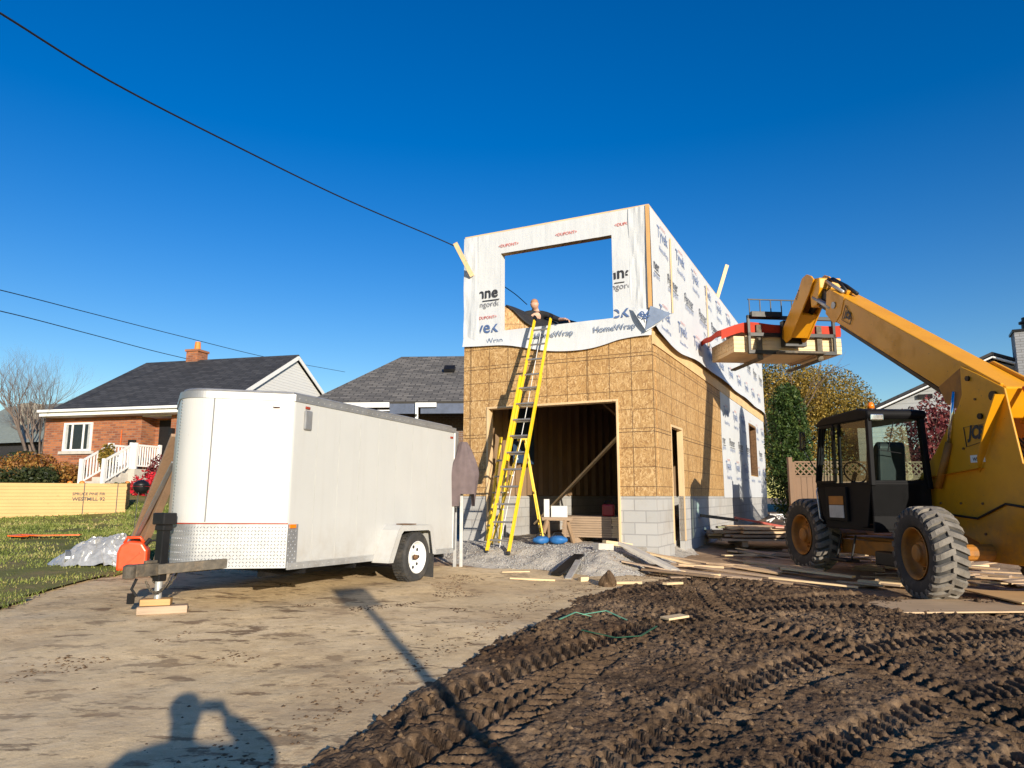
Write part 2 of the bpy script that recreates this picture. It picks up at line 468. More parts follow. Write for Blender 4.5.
M['pk2'] = paint('pale_black_print', (0.13, 0.135, 0.15), .6)
M['pr2'] = paint('pale_red_print', (0.62, 0.33, 0.32), .6)
M['alu'] = paint('aluminium', (0.34, 0.345, 0.35), .42, .5, var=.15)
M['alu_dull'] = paint('dull_aluminium', (0.36, 0.36, 0.36), .45, .6, var=.12, dirt=(.3, .25, .18))
M['galv'] = paint('galvanised', (0.50, 0.50, 0.49), .4, .5, var=.15, dirt=(.25, .2, .15), dirt_amt=.5)
M['black'] = paint('black_metal', (0.010, 0.010, 0.011), .4, 0, var=.3, dirt=(.05, .04, .03), dirt_amt=.2, spec=.3)
M['blackp'] = paint('black_plastic', (0.012, 0.012, 0.013), .5, var=.25, dirt=(.05, .04, .03), dirt_amt=.25, spec=.3)
M['felt'] = paint('black_felt', (0.022, 0.022, 0.024), .8, var=.3, bump=.5)
M['rust'] = paint('rusty_steel', (0.16, 0.085, 0.04), .8, .2, var=.4, scale=18)
M['muddy'] = paint('muddy_steel', (0.10, 0.085, 0.065), .75, .2, var=.4, scale=14, dirt=(.26, .19, .12), dirt_amt=.8)
M['rubber'] = paint('rubber', (0.035, 0.034, 0.033), .8, var=.25, scale=10, bump=.2, dirt=(0.17, 0.14, 0.105), dirt_amt=.45)
M['rubber_lug'] = paint('dusty_rubber', (0.17, 0.15, 0.125), .85, var=.35, scale=9, bump=.3, dirt=(0.27, 0.225, 0.17), dirt_amt=.7)
M['yellow'] = m_machine()
M['yellow_muddy'] = paint('worn_yellow', (0.36, 0.14, 0.015), .6, var=.2, scale=7, dirt=(0.13, 0.075, 0.035), dirt_amt=.85)
M['ladder_yellow'] = paint('ladder_yellow', (0.84, 0.54, 0.015), .4, var=.07, scale=9, dirt=(.5, .42, .2), dirt_amt=.35)
M['white'] = paint('white_paint', (0.78, 0.78, 0.76), .45, var=.04, scale=3)
M['grey_w'] = m_siding('grey_siding', (0.36, 0.38, 0.40), .2)
M['white_siding'] = m_siding('white_siding', (0.72, 0.72, 0.70), .12)
M['beige'] = paint('beige_trim', (0.5, 0.44, 0.34), .6)
M['orange'] = paint('orange_plastic', (0.80, 0.13, 0.015), .4, var=.1)
M['can_red'] = paint('red_orange_plastic', (0.78, 0.075, 0.018), .35, var=.08)
M['red'] = paint('red_tarp', (0.42, 0.030, 0.008), .6, var=.2, scale=4, bump=.3, spec=.2)
M['red_wood'] = paint('red_painted_wood', (0.45, 0.09, 0.06), .6, var=.3, scale=8, dirt=(.5, .3, .2))
M['blue'] = paint('blue_fabric', (0.02, 0.13, 0.36), .55, var=.25)
M['jacket'] = paint('mauve_cloth', (0.135, 0.10, 0.10), .85, var=.18, scale=9, bump=.3)
M['amber'] = paint('amber_lens', (0.85, 0.20, 0.01), .2, var=.05)
M['redlens'] = paint('marker_lens', (0.30, 0.04, 0.02), .25)
M['darkglass'] = paint('window_glass', (0.015, 0.018, 0.022), .06, spec=.8)
M['curtain'] = paint('pale_curtain', (0.42, 0.43, 0.42), .8)
M['cabglass'] = m_glass('tinted_cab_glass', (0.80, 0.97, 0.95), .72)
M['cabglass2'] = m_glass('dusty_cab_glass', (0.40, 0.38, 0.28), .6, .2)
M['silver'] = paint('polished_rod', (0.8, 0.8, 0.8), .15, 1.0, var=.05)
M['skin'] = paint('skin', (0.60, 0.35, 0.25), .55, var=.06)
M['hair'] = paint('hair', (0.42, 0.21, 0.11), .7)
M['cloth_dark'] = paint('dark_clothing', (0.015, 0.016, 0.02), .85, var=.2, bump=.2)
M['jeans'] = paint('denim', (0.05, 0.07, 0.12), .85)
M['bark'] = paint('bark', (0.14, 0.10, 0.075), .9, var=.3, scale=12, bump=.5)
M['bark_pale'] = paint('pale_bark', (0.15, 0.115, 0.095), .9, var=.25, scale=6)
M['sawn'] = m_lumber('sawn_block', (0.50, 0.29, 0.11), axis=0, dark=.6)
M['stone'] = paint('limestone', (0.50, 0.46, 0.40), .85, var=.12)
M['foil'] = paint('crumpled_plastic', (0.50, 0.49, 0.46), .22, .45, var=.25, scale=12)
M['foil_dark'] = paint('grey_plastic_film', (0.14, 0.15, 0.16), .25, .2, var=.3, scale=8)
M['terra'] = paint('pumpkin_orange', (0.75, 0.22, 0.03), .5)
M['green_p'] = paint('green_strap_plastic', (0.10, 0.30, 0.20), .5)

M['drive'] = m_ground('dusty_concrete', [(0.36, (0.55, 0.39, 0.21)), (0.5, (0.72, 0.535, 0.305)), (0.62, (0.82, 0.63, 0.385))], .9, .5, 22, bdist=.012, patch=[
    (2.4, .53, .62, (0.34, 0.23, 0.13), .35, (0.75, 1.3, 1)), (3.1, .585, .615, (0.15, 0.09, 0.05), .8, (0.6, 1.5, 1)), (1.5, .60, .625, (0.18, 0.115, 0.065), .7, (0.8, 1.5, 1)), (9, .60, .63, (0.20, 0.13, 0.07), .6, (0.8, 1.3, 1)),
    (1.1, .48, .62, (0.46, 0.33, 0.20), .4, (0.8, 1.2, 1)), (6.0, .56, .64, (0.38, 0.26, 0.15), .4, (0.8, 1.3, 1)),
    (0.45, .50, .72, (0.72, 0.57, 0.36), .5, (1, 1.3, 1)),
    (7.0, .64, .70, (0.12, 0.075, 0.045), .8, (0.5, 1.5, 1))])
M['dirt'] = m_ground('dry_dirt', [(0.34, (0.24, 0.155, 0.09)), (0.5, (0.42, 0.29, 0.18)), (0.66, (0.56, 0.41, 0.27))], .8, .8, 14, patch=[(1.6, .52, .66, (0.10, 0.062, 0.038), .8, (.8, 1.3, 1))])
M['mud'] = m_ground('churned_mud', [(0.36, (0.058, 0.036, 0.021)), (0.5, (0.128, 0.082, 0.048)), (0.64, (0.28, 0.19, 0.115))], .7, .9, 26, rough=.8, patch=[(2.2, .54, .68, (0.27, 0.17, 0.10), .45, (1, 1, 1)), (.8, .5, .65, (0.05, 0.026, 0.014), .6, (1, 1, 1)), (22, .60, .66, (0.36, 0.24, 0.14), .6, (1, 1, 1))])
M['gravel'] = m_ground('grey_gravel', [(0.34, (0.28, 0.26, 0.23)), (0.5, (0.50, 0.455, 0.39)), (0.66, (0.66, 0.61, 0.53))], 3, 1.0, 34, patch=[(1.3, .55, .68, (0.33, 0.235, 0.15), .8, (1, 1, 1))])
M['soil'] = m_ground('lawn_soil', [(0.34, (0.12, 0.14, 0.035)), (0.5, (0.20, 0.20, 0.06)), (0.62, (0.30, 0.22, 0.11))], 1.0, .8, 30)
M['grass'] = m_leaf('grass_blade', [(0, (0.09, 0.12, 0.022)), (0.4, (0.20, 0.24, 0.05)), (.7, (0.32, 0.31, 0.09)), (1, (0.5, 0.38, 0.18))], .2)
M['pebble'] = m_ground('pebble', [(0.3, (0.24, 0.23, 0.21)), (0.7, (0.52, 0.50, 0.47))], 8, .3, 40)

# ================================================================== ground
def sp(a, b, d0, d1):
    """spacing that grows from d0 at a to d1 at b"""
    out = [a]; L = abs(b - a); sg = 1 if b > a else -1; q = 0
    while q < L:
        q += d0 + (d1 - d0) * min(1, q / L); out.append(a + sg * q)
    out[-1] = b; return out
MUDB = np.array([(-4.2, -3), (-2.6, 1.5), (-1.36, 3.9), (-.62, 5.8), (.55, 8.5), (1.2, 9.6), (2.1, 10.6), (3.1, 10.9), (4.2, 10.2), (6, 9.6), (8, 9.2), (16, 8.6), (30, 8)])
def seg_dist(x, y, P):
    best = np.full(x.shape, 1e9); side = np.ones(x.shape); acc = 0; arc = np.zeros(x.shape)
    for (ax, ay), (bx, by) in zip(P[:-1], P[1:]):
        dx, dy = bx - ax, by - ay; L = math.hypot(dx, dy)
        t = np.clip(((x - ax) * dx + (y - ay) * dy) / L ** 2, 0, 1)
        d = np.hypot(x - ax - t * dx, y - ay - t * dy); cr = dx * (y - ay) - dy * (x - ax)
        m = d < best; best = np.where(m, d, best); side = np.where(m, np.sign(cr), side); arc = np.where(m, acc + t * L, arc); acc += L
    return best * side, arc          # positive on the left of the line
def in_mud(x, y):
    e, _ = seg_dist(x, y, MUDB); return np.clip((-e - .24) / .25, 0, 1)
def zground(x, y): return G(x, y) - .03 + .05 * fbm(x * .7, y * .7, 4, 3) * np.clip((y + 2) / 4, 0, 1) - .16 * in_mud(x, y) * ((y < 8.6) & (x > -3) & (x < 12.5))
gx = sorted(set(sp(-2, -60, .12, 4) + sp(-2, 60, .12, 4))); gy = sorted(set(sp(4, -40, .3, 5) + sp(4, 400, .08, 30)))
sheet('ground', np.array(gx), np.array(gy), zground, M['dirt'])

# driveway: dusty concrete
def zdrive(x, y): return G(x, y) + .006 + .018 * fbm(x * 1.6, y * 1.6, 4, 9)
def keep_drive(c):
    left = -5.42 + .25 * fbm(c[:, 1] * .9, c[:, 0] * 0 + 2, 3, 5) + .05 * (c[:, 1] - 8)
    far = 11.0 + .35 * fbm(c[:, 0] * 1.1, c[:, 1] * 0, 3, 8) - np.clip(c[:, 0] - 1.2, 0, 9) * .4 + np.clip(-3.2 - c[:, 0], 0, 1) * 3
    return (c[:, 0] > left) & (c[:, 1] < far) & (in_mud(c[:, 0], c[:, 1]) < .12)
sheet('driveway', np.arange(-7, 3.4, .05), np.array(sp(2.5, -12, .3, 1)[::-1][:-1] + list(np.arange(2.5, 15, .05))), zdrive, M['drive'], keep_drive)

# lawn
def zlawn(x, y): return G(x, y) + .02 + .05 * fbm(x * .5, y * .5, 3, 21)
def keep_lawn(c):
    left = -5.42 + .25 * fbm(c[:, 1] * .9, c[:, 0] * 0 + 2, 3, 5) + .05 * (c[:, 1] - 8)
    return c[:, 0] < left + .04
sheet('lawn', np.arange(-46, -4.3, .16), np.arange(3, 42, .16), zlawn, M['soil'], keep_lawn)
def make_grass():
    n = 95000
    x = RNG.uniform(-16, -4.9, n); y = 7.0 + 15 * RNG.uniform(0, 1, n) ** 1.5
    lim = -5.42 + .25 * fbm(y * .9, y * 0 + 2, 3, 5) + .05 * (y - 8) + RNG.normal(0, .05, n)
    dens = fbm(x * .8, y * .8, 3, 33)
    k = (x < lim + .10) & (dens > -.25 + RNG.uniform(-.2, .2, n)); x, y, dens = x[k], y[k], dens[k]; n = len(x)
    h = RNG.uniform(.018, .05, n) * (1 + .04 * (y - 8)); w = .006 + .0016 * (y - 7); a = RNG.uniform(0, 6.283, n)
    z = zlawn(x, y) - .01; lx = RNG.normal(0, .35, n) * h; ly = RNG.normal(0, .35, n) * h
    c, s = np.cos(a) * w, np.sin(a) * w
    V = np.stack([np.stack([x - c, y - s, z], -1), np.stack([x + c, y + s, z], -1), np.stack([x + lx, y + ly, z + h], -1)], 1).reshape(-1, 3)
    F = np.arange(3 * n).reshape(-1, 3)
    v = np.clip(.45 + .5 * fbm(x * 1.5, y * 1.5, 3, 44) + RNG.normal(0, .18, n) - dens * .3, 0, 1)
    o = mesh_np('grass', V, F, M['grass'], attr=np.repeat(v, 3)); tag(o, 'patchy mown lawn grass beside the dusty driveway', 'grass', kind='stuff')
make_grass()

# churned mud
def smooth_path(P, n=10):
    P = [np.array(p, float) for p in P]; P = [2 * P[0] - P[1]] + P + [2 * P[-1] - P[-2]]; out = []
    for i in range(1, len(P) - 2):
        for k in range(n):
            t = k / n
            out.append(.5 * ((2 * P[i]) + (-P[i - 1] + P[i + 1]) * t + (2 * P[i - 1] - 5 * P[i] + 4 * P[i + 1] - P[i + 2]) * t * t + (-P[i - 1] + 3 * P[i] - 3 * P[i + 1] + P[i + 2]) * t ** 3))
    out.append(P[-2]); return np.array(out)
TRACKS = [
    ([(-1.0, 3.0), (-.1, 4.6), (.9, 6.4), (2.4, 8.2), (4.9, 9.6)], .20, .050),
    ([(-.3, 2.6), (.9, 4.3), (2.2, 5.7), (4.2, 6.9), (7.0, 7.7), (12, 8.0)], .21, .045),
    ([(-.55, 4.6), (.5, 6.0), (1.9, 7.4), (3.6, 8.4), (6.2, 8.7)], .19, .045),
    ([(.4, 2.4), (1.5, 3.8), (3.0, 5.0), (5.2, 6.0), (8.5, 6.7), (13, 6.9)], .21, .045),
    ([(1.2, 2.4), (2.3, 3.6), (4.0, 4.6), (6.5, 5.4), (9.5, 5.8), (13, 5.9)], .21, .050),
    ([(2.3, 2.6), (3.3, 3.7), (5.2, 4.5), (8.0, 5.0), (12, 5.1)], .20, .040),
    ([(3.6, 2.8), (5.0, 3.8), (7.5, 4.3), (11, 4.4)], .20, .040),
    ([(.2, 7.2), (1.3, 8.7), (2.6, 9.7), (4.4, 9.9)], .19, .04),
    ([(2.9, 3.0), (3.1, 4.8), (2.7, 6.6), (2.2, 8.0), (2.5, 10.2)], .20, .05),
    ([(5.9, 3.4), (5.6, 5.5), (5.4, 7.2), (5.4, 9.0)], .21, .045)]
TRACKS = [(smooth_path(p, 8), w, d) for p, w, d in TRACKS]
def zmud(x, y):
    e, _ = seg_dist(x, y, MUDB); e = -e + .13 * fbm(x * 1.7, y * 1.7, 4, 61) + .09 * fbm(x * 8, y * 8, 3, 62)
    edge = np.clip(e / .40, 0, 1); edge = edge * edge * (3 - 2 * edge)
    h = .030 * fbm(x * 1.3, y * 1.3, 4, 71)
    amt = np.ones_like(x)
    for k, (P, w, dep) in enumerate(TRACKS):
        d, s = seg_dist(x, y, P)
        d = d + .02 * fbm(x * 2, y * 2, 2, 5)
        q = np.clip(1 - (np.abs(d) - w) / .05, 0, 1); q = q * q * (3 - 2 * q)
        ph = s / .128 - np.abs(d) / w * .80 + np.where(d > 0, .5, 0) + .10 * fbm(x * 5, y * 5, 2, 6)
        lug = np.clip(np.sin(ph * 2 * np.pi) * 3.2 - .4, -1, 1) * np.clip((np.abs(d) - .015) / .02, 0, 1)
        fade = np.clip(.80 + 1.1 * fbm(x * .8 + 9 * k, y * .8, 3, 91 + k), .12, 1)
        tr = -dep * .45 + .032 * lug * fade
        berm = dep * .22 * np.exp(-((np.abs(d) - w - .07) / .05) ** 2)
        h = h * (1 - q * .85) + tr * q + berm * (.3 + vnoise(x * 9, y * 9, 3))
        amt = amt * (1 - .85 * q * fade)
    d1, v1 = cellular(x * 9 + .8 * fbm(x * 3, y * 3, 2, 1), y * 9, 81); d2, v2 = cellular(x * 19 + .5 * fbm(x * 9, y * 9, 2, 2), y * 19, 82); d3, v3 = cellular(x * 38, y * 38, 83)
    cl = .045 * np.clip(.7 - d1, 0, 1) * v1 ** 2.2 + .038 * np.clip(.75 - d2, 0, 1) * v2 ** 1.5 + .020 * np.clip(.8 - d3, 0, 1) * v3
    rough = np.clip(.75 + 1.2 * fbm(x * .9, y * .9, 3, 101), .2, 1.7)
    rid = np.abs(fbm(x * 6, y * 6, 4, 121))
    c4, v4 = cellular(x * 62, y * 62, 84); h = h + .012 * np.clip(.7 - c4, 0, 1) * v4 + cl * (amt * .8 + .2) * rough * 1.3 + .035 * (.25 - rid) * amt + .030 * (.3 - np.abs(fbm(x * 20, y * 20, 4, 111, .65)))
    return G(x, y) + .042 + .92 * h * (edge * .85 + .15 * (e > 0)) - .09 * (1 - edge)
def keep_mud(c):
    e, _ = seg_dist(c[:, 0], c[:, 1], MUDB); return -e > -.35
sheet('mud', np.array(sp(-3.3, -1.3, .05, .02)[:-1] + list(np.arange(-1.3, 4.6, .0120)) + sp(4.6, 13, .014, .05)[1:]),
      np.array(sp(-2, 3.2, .12, .04)[:-1] + sp(3.2, 11.6, .0105, .026)), zmud, M['mud'], keep_mud, smooth=True)

# gravel fill in front of the garage
HC, HD, HF = (2.43, 12.2), (.4431, .8965), (-.8965, .4431)     # corner, along the side wall, along the front
def zgravel(x, y):
    d = -((x - HC[0]) * HD[0] + (y - HC[1]) * HD[1]); t = (x - HC[0]) * HF[0] + (y - HC[1]) * HF[1]
    n = .16 * fbm(x * 1.6, y * 1.6, 4, 131)
    f = np.clip((2.35 + n * 2 - .25 * np.clip(t - 2, 0, 3) - d) / 1.25, 0, 1); f = f * f * (3 - 2 * f)
    lat = np.clip((t + .25 + n) / .8, 0, 1) * np.clip((5.4 + n - t) / .7, 0, 1)
    f = f * lat
    return (G(x, y) - .05) * (1 - f) + (.765 + .02 * fbm(x * 3, y * 3, 3, 132)) * f + .012 * fbm(x * 22, y * 22, 3, 133)
def keep_gravel(c): return c[:, 2] > G(c[:, 0], c[:, 1]) - .035
sheet('gravel', np.arange(-3.2, 3.6, .035), np.arange(9.4, 16.2, .035), zgravel, M['gravel'], keep_gravel)
def blobs(name, pts, rad, mat, label, cat, zfn, flat=.7):
    """many small irregular stones or clods as one mesh"""
    base = np.array([(1, 0, 0), (-1, 0, 0), (0, 1, 0), (0, -1, 0), (0, 0, 1), (0, 0, -1)], float)
    fc = np.array([(0, 2, 4), (2, 1, 4), (1, 3, 4), (3, 0, 4), (2, 0, 5), (1, 2, 5), (3, 1, 5), (0, 3, 5)])
    n = len(pts); V = np.repeat(base[None], n, 0) * RNG.uniform(.6, 1.25, (n, 6, 1)) * rad[:, None, None]
    a = RNG.uniform(0, 6.28, n); c, s = np.cos(a)[:, None], np.sin(a)[:, None]
    X = V[:, :, 0] * c - V[:, :, 1] * s; Y = V[:, :, 0] * s + V[:, :, 1] * c; Z = V[:, :, 2] * flat
    z = zfn(pts[:, 0], pts[:, 1])
    V = np.stack([X + pts[:, 0:1], Y + pts[:, 1:2], Z + z[:, None]], -1).reshape(-1, 3)
    F = (fc[None] + (np.arange(n) * 6)[:, None, None]).reshape(-1, 3)
    o = mesh_np(name, V, F, mat, smooth=False); tag(o, label, cat, kind='stuff'); return o
n = 9000; t = RNG.uniform(-.8, 5.2, n); d = RNG.uniform(.05, 2.9, n)
P = np.stack([HC[0] + HF[0] * t - HD[0] * d, HC[1] + HF[1] * t - HD[1] * d], -1); z = zgravel(P[:, 0], P[:, 1]); P = P[z > G(P[:, 0], P[:, 1]) - .01]
blobs('gravel_stones', P, RNG.uniform(.006, .024, len(P)), M['pebble'], 'loose grey crushed stone heaped before the garage opening', 'gravel', zgravel)
# mud clods trodden over the driveway and along the mud's edge
n = 26000; k = RNG.uniform(0, 1, n)
x = RNG.uniform(-4.5, 2.5, n); y = RNG.uniform(3.4, 11, n); e, _ = seg_dist(x, y, MUDB)
dd = fbm(x * 1.4, y * 1.4, 3, 201); keep = (e > 0) & ((dd > .40) | (RNG.uniform(0, 1, n) < .9 * np.exp(-e / .22)))
P = np.stack([x, y], -1)[keep]
blobs('mud_clods', P, RNG.uniform(.004, .02, len(P)), M['mud'], 'small clods of dried mud trodden over the driveway', 'mud clods', zdrive, .5)
n = 5200; x = RNG.uniform(-1.5, 9, n); y = RNG.uniform(3.6, 10.8, n); e, _ = seg_dist(x, y, MUDB); P = np.stack([x, y], -1)[-e > .05]
blobs('soil_clods', P, RNG.uniform(.008, .035, len(P)) , M['mud'], 'crumbled clods of earth lying on the churned mud', 'soil clods', zmud, .75)

# ================================================================== the house addition under construction
AZ = math.atan2(.4431, .8965)
HC = (2.46, 12.2)
H = thing('house_addition', 'half-built garage addition of bare strand board below and white printed house wrap above', 'building', (HC[0], HC[1], .75), -AZ)
def hb(name, mat, *boxes, bevel=0, parent=None, label=None):
    m = MB()
    for lo, hi in boxes: m.box(lo, hi)
    o = m.build(name, mat, parent or H, bevel=bevel)
    if parent: pass
    if label: o['label'] = label
    return o
W, D = 3.80, 14.9                      # width of the front, depth
gl, gr, gt = -3.24, -.68, 3.26         # garage opening
dl, dh, dt = 1.12, 1.98, 2.88          # side door
wl, wh, wb, wt = 11.2, 12.75, 2.26, 3.84
T = .15
fl = .70
# foundation
hb('foundation', M['block'], ((-W, 0, fl - .3), (gl, T + .05, 1.6)), ((gr, 0, fl - .3), (0, T + .05, 1.6)),
   ((-.10, T + .05, fl - .3), (0, dl, 1.6)), ((-.10, dh, fl - .4), (0, D, 1.6)), ((-W, T + .05, fl - .3), (-W + .2, D, 1.6)), ((-W + .2, D - .2, fl - .3), (-.2, D, 1.6)))
hb('floor_slab', M['stone'], ((-W + .2, .0, .5), (-.2, D - .2, .745)))
# strand board on the lower storey
ob = MB(); e = .012
for lo, hi in [((-W, -e, 1.6), (gl - .04, T, gt + .04)), ((gr + .04, -e, 1.6), (-.001, T, gt + .04)), ((-W, -e, gt + .04), (-.001, T, 4.75)),
               ((-.085, T, 1.6), (e, dl - .03, 4.23)), ((-.085, dl - .03, dt + .04), (e, dh + .04, 4.23)), ((-.085, dh + .04, 1.6), (e, 6.35, 4.23)),
               ((-T, 6.35, 1.6), (-.002, wl, 4.23)), ((-T, wh, 1.6), (-.002, D, 4.23)), ((-T, wl, 1.6), (-.002, wh, wb)), ((-T, wl, wt), (-.002, wh, 4.23)),
               ((-T, 0, 4.23), (-.002, D, 4.5))]:
    ob.box(lo, hi)
ob.build('strand_board', M['osb'], H)
# upper walls (sheathing behind the wrap)
ub = MB(); oz0, oz1, ol, orr = 4.75, 6.35, -2.99, -.69; TOP = 6.79
for lo, hi in [((-W + .02, 0, 4.75), (ol, T, TOP)), ((orr, 0, 4.75), (-.001, T, TOP)), ((ol, 0, oz1), (orr, T, TOP)),
               ((-T, T, 4.5), (-.002, D, TOP))]: ub.box(lo, hi)
ub.build('upper_wall', M['osb'], H)
m = MB(); 
for lo, hi in [((-W, -.02, TOP), (0.02, T + .02, TOP + .03)), ((-T, T + .02, TOP), (.02, D, TOP + .03))]: m.box(lo, hi)
m.build('top_plate', M['lumber_x'], H)
hb('floor_deck', M['osb'], ((-W + .1, T, 4.28), (-T, D - .1, 4.5)))
hb('rim_board', m_lumber('rim_board', (0.72, 0.49, 0.25), axis=1), ((0.0, .0, 4.24), (.03, D, 4.47)))
# trimmed openings
m = MB(); m.box((gl - .04, -.03, .72), (gl, T + .02, gt)); m.box((gr, -.03, .72), (gr + .04, T + .02, gt)); m.box((gl - .04, -.03, gt), (gr + .04, T + .02, gt + .04))
gf = m.build('garage_opening_frame', M['lumber'], H, bevel=.004)
m = MB(); m.box((-.09, dl - .03, .75), (.02, dl, dt)); m.box((-.09, dh, .75), (.02, dh + .04, dt)); m.box((-.09, dl - .03, dt), (.02, dh + .04, dt + .04))
m.build('door_frame', M['lumber'], H)
m = MB(); m.box((-T - .01, wl + .002, wb + .002), (.024, wl + .04, wt - .002)); m.box((-T - .01, wh - .04, wb + .002), (.024, wh - .002, wt - .002)); m.box((-T - .01, wl + .041, wt - .04), (.024, wh - .041, wt - .002)); m.box((-T - .01, wl + .041, wb + .002), (.024, wh - .041, wb + .04))
m.build('window_frame', M['rust'], H)
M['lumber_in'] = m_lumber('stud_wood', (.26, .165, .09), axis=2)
# studs and joists inside
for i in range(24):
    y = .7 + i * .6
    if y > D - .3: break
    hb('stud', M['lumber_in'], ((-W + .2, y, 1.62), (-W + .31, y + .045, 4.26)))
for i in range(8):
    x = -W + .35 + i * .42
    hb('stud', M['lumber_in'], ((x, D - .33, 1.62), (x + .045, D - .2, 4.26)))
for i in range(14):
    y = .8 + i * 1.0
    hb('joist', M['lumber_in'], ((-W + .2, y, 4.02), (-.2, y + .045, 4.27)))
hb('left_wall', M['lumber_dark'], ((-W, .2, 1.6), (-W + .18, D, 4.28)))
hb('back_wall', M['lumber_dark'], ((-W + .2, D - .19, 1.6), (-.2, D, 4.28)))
m = MB(); m.bar((-W + .36, 2.6, 1.0), (-.55, 1.2, 3.2), .038, .14, up=(0, 1, 0)); m.build('diagonal_brace', M['lumber_x'], H)
m = MB(); m.bar((-2.2, 2.2, 4.0), (-.25, 1.6, 2.35), .038, .09, up=(0, 1, 0)); m.build('diagonal_brace', M['lumber_dark'], H)
hb('electrical_box', M['white'], ((-.62, 3.2, 2.35), (-.5, 3.27, 2.65)))
m = MB(); m.mat(paint('blue_door_panel', (0.03, 0.065, 0.13), .5)).box((-W + .34, 1.5, 2.3), (-W + .38, 2.5, 3.7)); m.build('blue_door_slab', None, H)

# house wrap with its printing
def stripes(mb, org, xd, n, L, right=True):
    pass
def clipbox(x0, x1, z0, z1, hole=None, ax=0):
    def f(p):
        if not (x0 <= p[ax] <= x1 and z0 <= p[2] <= z1): return False
        return not (hole and hole[0] < p[ax] < hole[1] and hole[2] < p[2] < hole[3])
    return f
def prints(mb, org_fn, u0, u1, z0, z1, clip, pitch, first, top, sc=1.0, rows=None):
    """rows of printing: maker's mark, big word, small word; then the yard's name"""
    z = top; k = 0
    for (kind, zz) in rows:
        off = first if kind == 'A' else first + pitch * .5
        i = -1
        while off + i * pitch < u1:
            u = off + i * pitch; i += 1
            if u < u0 - .9: continue
            if kind == 'A':
                o, xd = org_fn(u + .22 * sc, zz + .30 * sc); text(mb, '<DUPONT>', o, xd, (0, 0, 1), .42 * sc, M['pr2'], .01, clip=clip)
                o, xd = org_fn(u, zz); text(mb, 'Tyvek', o, xd, (0, 0, 1), .80 * sc, M['pb2'], .013, clip=clip)
                o, xd = org_fn(u + .12 * sc, zz - .20 * sc); text(mb, 'HomeWrap', o, xd, (0, 0, 1), .70 * sc, M['pb2'], .006, clip=clip)
            else:
                o, xd = org_fn(u, zz); text(mb, 'Penner', o, xd, (0, 0, 1), .80 * sc, M['pk2'], .018, clip=clip)
                o2, _ = org_fn(u + .06, zz - .045); xd2 = Vector(xd); o3, _ = org_fn(u + .84 * sc, zz - .045); 
                if clip(o2) and clip(o3) or clip((Vector(o2) + Vector(o3)) / 2):
                    a = Vector(o2); 
                    mb.mat(M['pk2'])
                    for q in range(8):
                        p = a + xd2 * (q * .097 * sc); r = p + xd2 * (.097 * sc)
                        if clip(p) and clip(r): mb.quad(p, r, r + Vector((0, 0, .016)), p + Vector((0, 0, .016)))
                o, xd = org_fn(u + .02, zz - .17 * sc); text(mb, 'buildingorders', o, xd, (0, 0, 1), .80 * sc, M['pb2'], .0, clip=clip)
def frontbot(x):      # wavy lower edge of the front wrap, z as a function of x
    t = -x
    return 4.53 - .30 * math.exp(-((t - 1.45) / 1.15) ** 2) + .008 * math.sin(t * 5) - .14 * max(0, .6 - t)
wr = MB().mat(M['wrap'])
def wrapgrid(x0, x1, z0, z1, nx, nz, y=-.022, amp=.012, sx=2.2, sz=.7):
    def f(u, v):
        x = x0 + (x1 - x0) * u; a = z0(x) if callable(z0) else z0; z = a + (z1 - a) * v
        n = float(fbm(np.array(x * sx), np.array(z * sz), 3, 301)) * amp
        lift = 0
        if callable(z0): lift = -.05 * max(0, 1 - (z - a) / .35) ** 2
        return (x, y + n + lift, z)
    wr.grid(f, nx, nz)
wrapgrid(-W - .01, .012, frontbot, 4.78, 60, 8)
wrapgrid(-W - .01, ol, 4.78, oz1, 14, 24); wrapgrid(orr, .012, 4.78, oz1, 14, 24)
wrapgrid(-W - .01, .012, oz1, TOP, 60, 8)
wr.box((ol - .001, -.02, oz0), (ol + .006, T + .01, oz1))
# lapped strips, slightly proud
wrapgrid(-.36, .013, 4.86, TOP, 8, 40, y=-.040, amp=.035, sx=6, sz=1.2)
wrapgrid(-W - .012, -W + .34, 4.62, TOP - .01, 8, 40, y=-.040, amp=.03, sx=6, sz=1.2)
fz = lambda u, z: ((-u, -.045, z), (1, 0, 0))
for kind in 'AB': pass
def org_front(u, z): return (-u, -.038, z), (1, 0, 0)
hole = (ol - .0, orr + .0, oz0 + .03, oz1)
cf = clipbox(-W + .35, -.37, 4.2, TOP, hole)
cf2 = clipbox(-W + .1, -.30, 4.2, 5.0, hole)
for st in (3.86, 2.40, 1.22):
    text(wr, 'Tyvek', (-st, -.038, 4.69), (1, 0, 0), (0, 0, 1), .84, M['print_blue'], .013, clip=cf2 if st != 3.86 else clipbox(-W + .36, -.02, 4.2, 4.95, None))
    text(wr, 'HomeWrap', (-st + .16, -.052, 4.50), (1, 0, 0), (0, 0, 1), .78, M['print_slate'], .006, clip=clipbox(-W + .5, -.02, 4.3, 5, None))
for st in (3.66, .93):
    text(wr, 'Penner', (-st - .12, -.040, 5.47 if st > 2 else 5.49), (1, 0, 0), (0, 0, 1), .88, M['print_black'], .018, clip=cf)
    a = -st
    wr.mat(M['print_black'])
    for q in range(9):
        p = Vector((a - .1 + q * .095, -.040, 5.41)); r = p + Vector((.095, 0, 0))
        if cf(p) and cf(r): wr.quad(p, r, r + Vector((0, 0, .018)), p + Vector((0, 0, .018)))
    text(wr, 'buildingorders', (a - .12, -.040, 5.26), (1, 0, 0), (0, 0, 1), .92, M['print_grey'], .0, clip=cf)
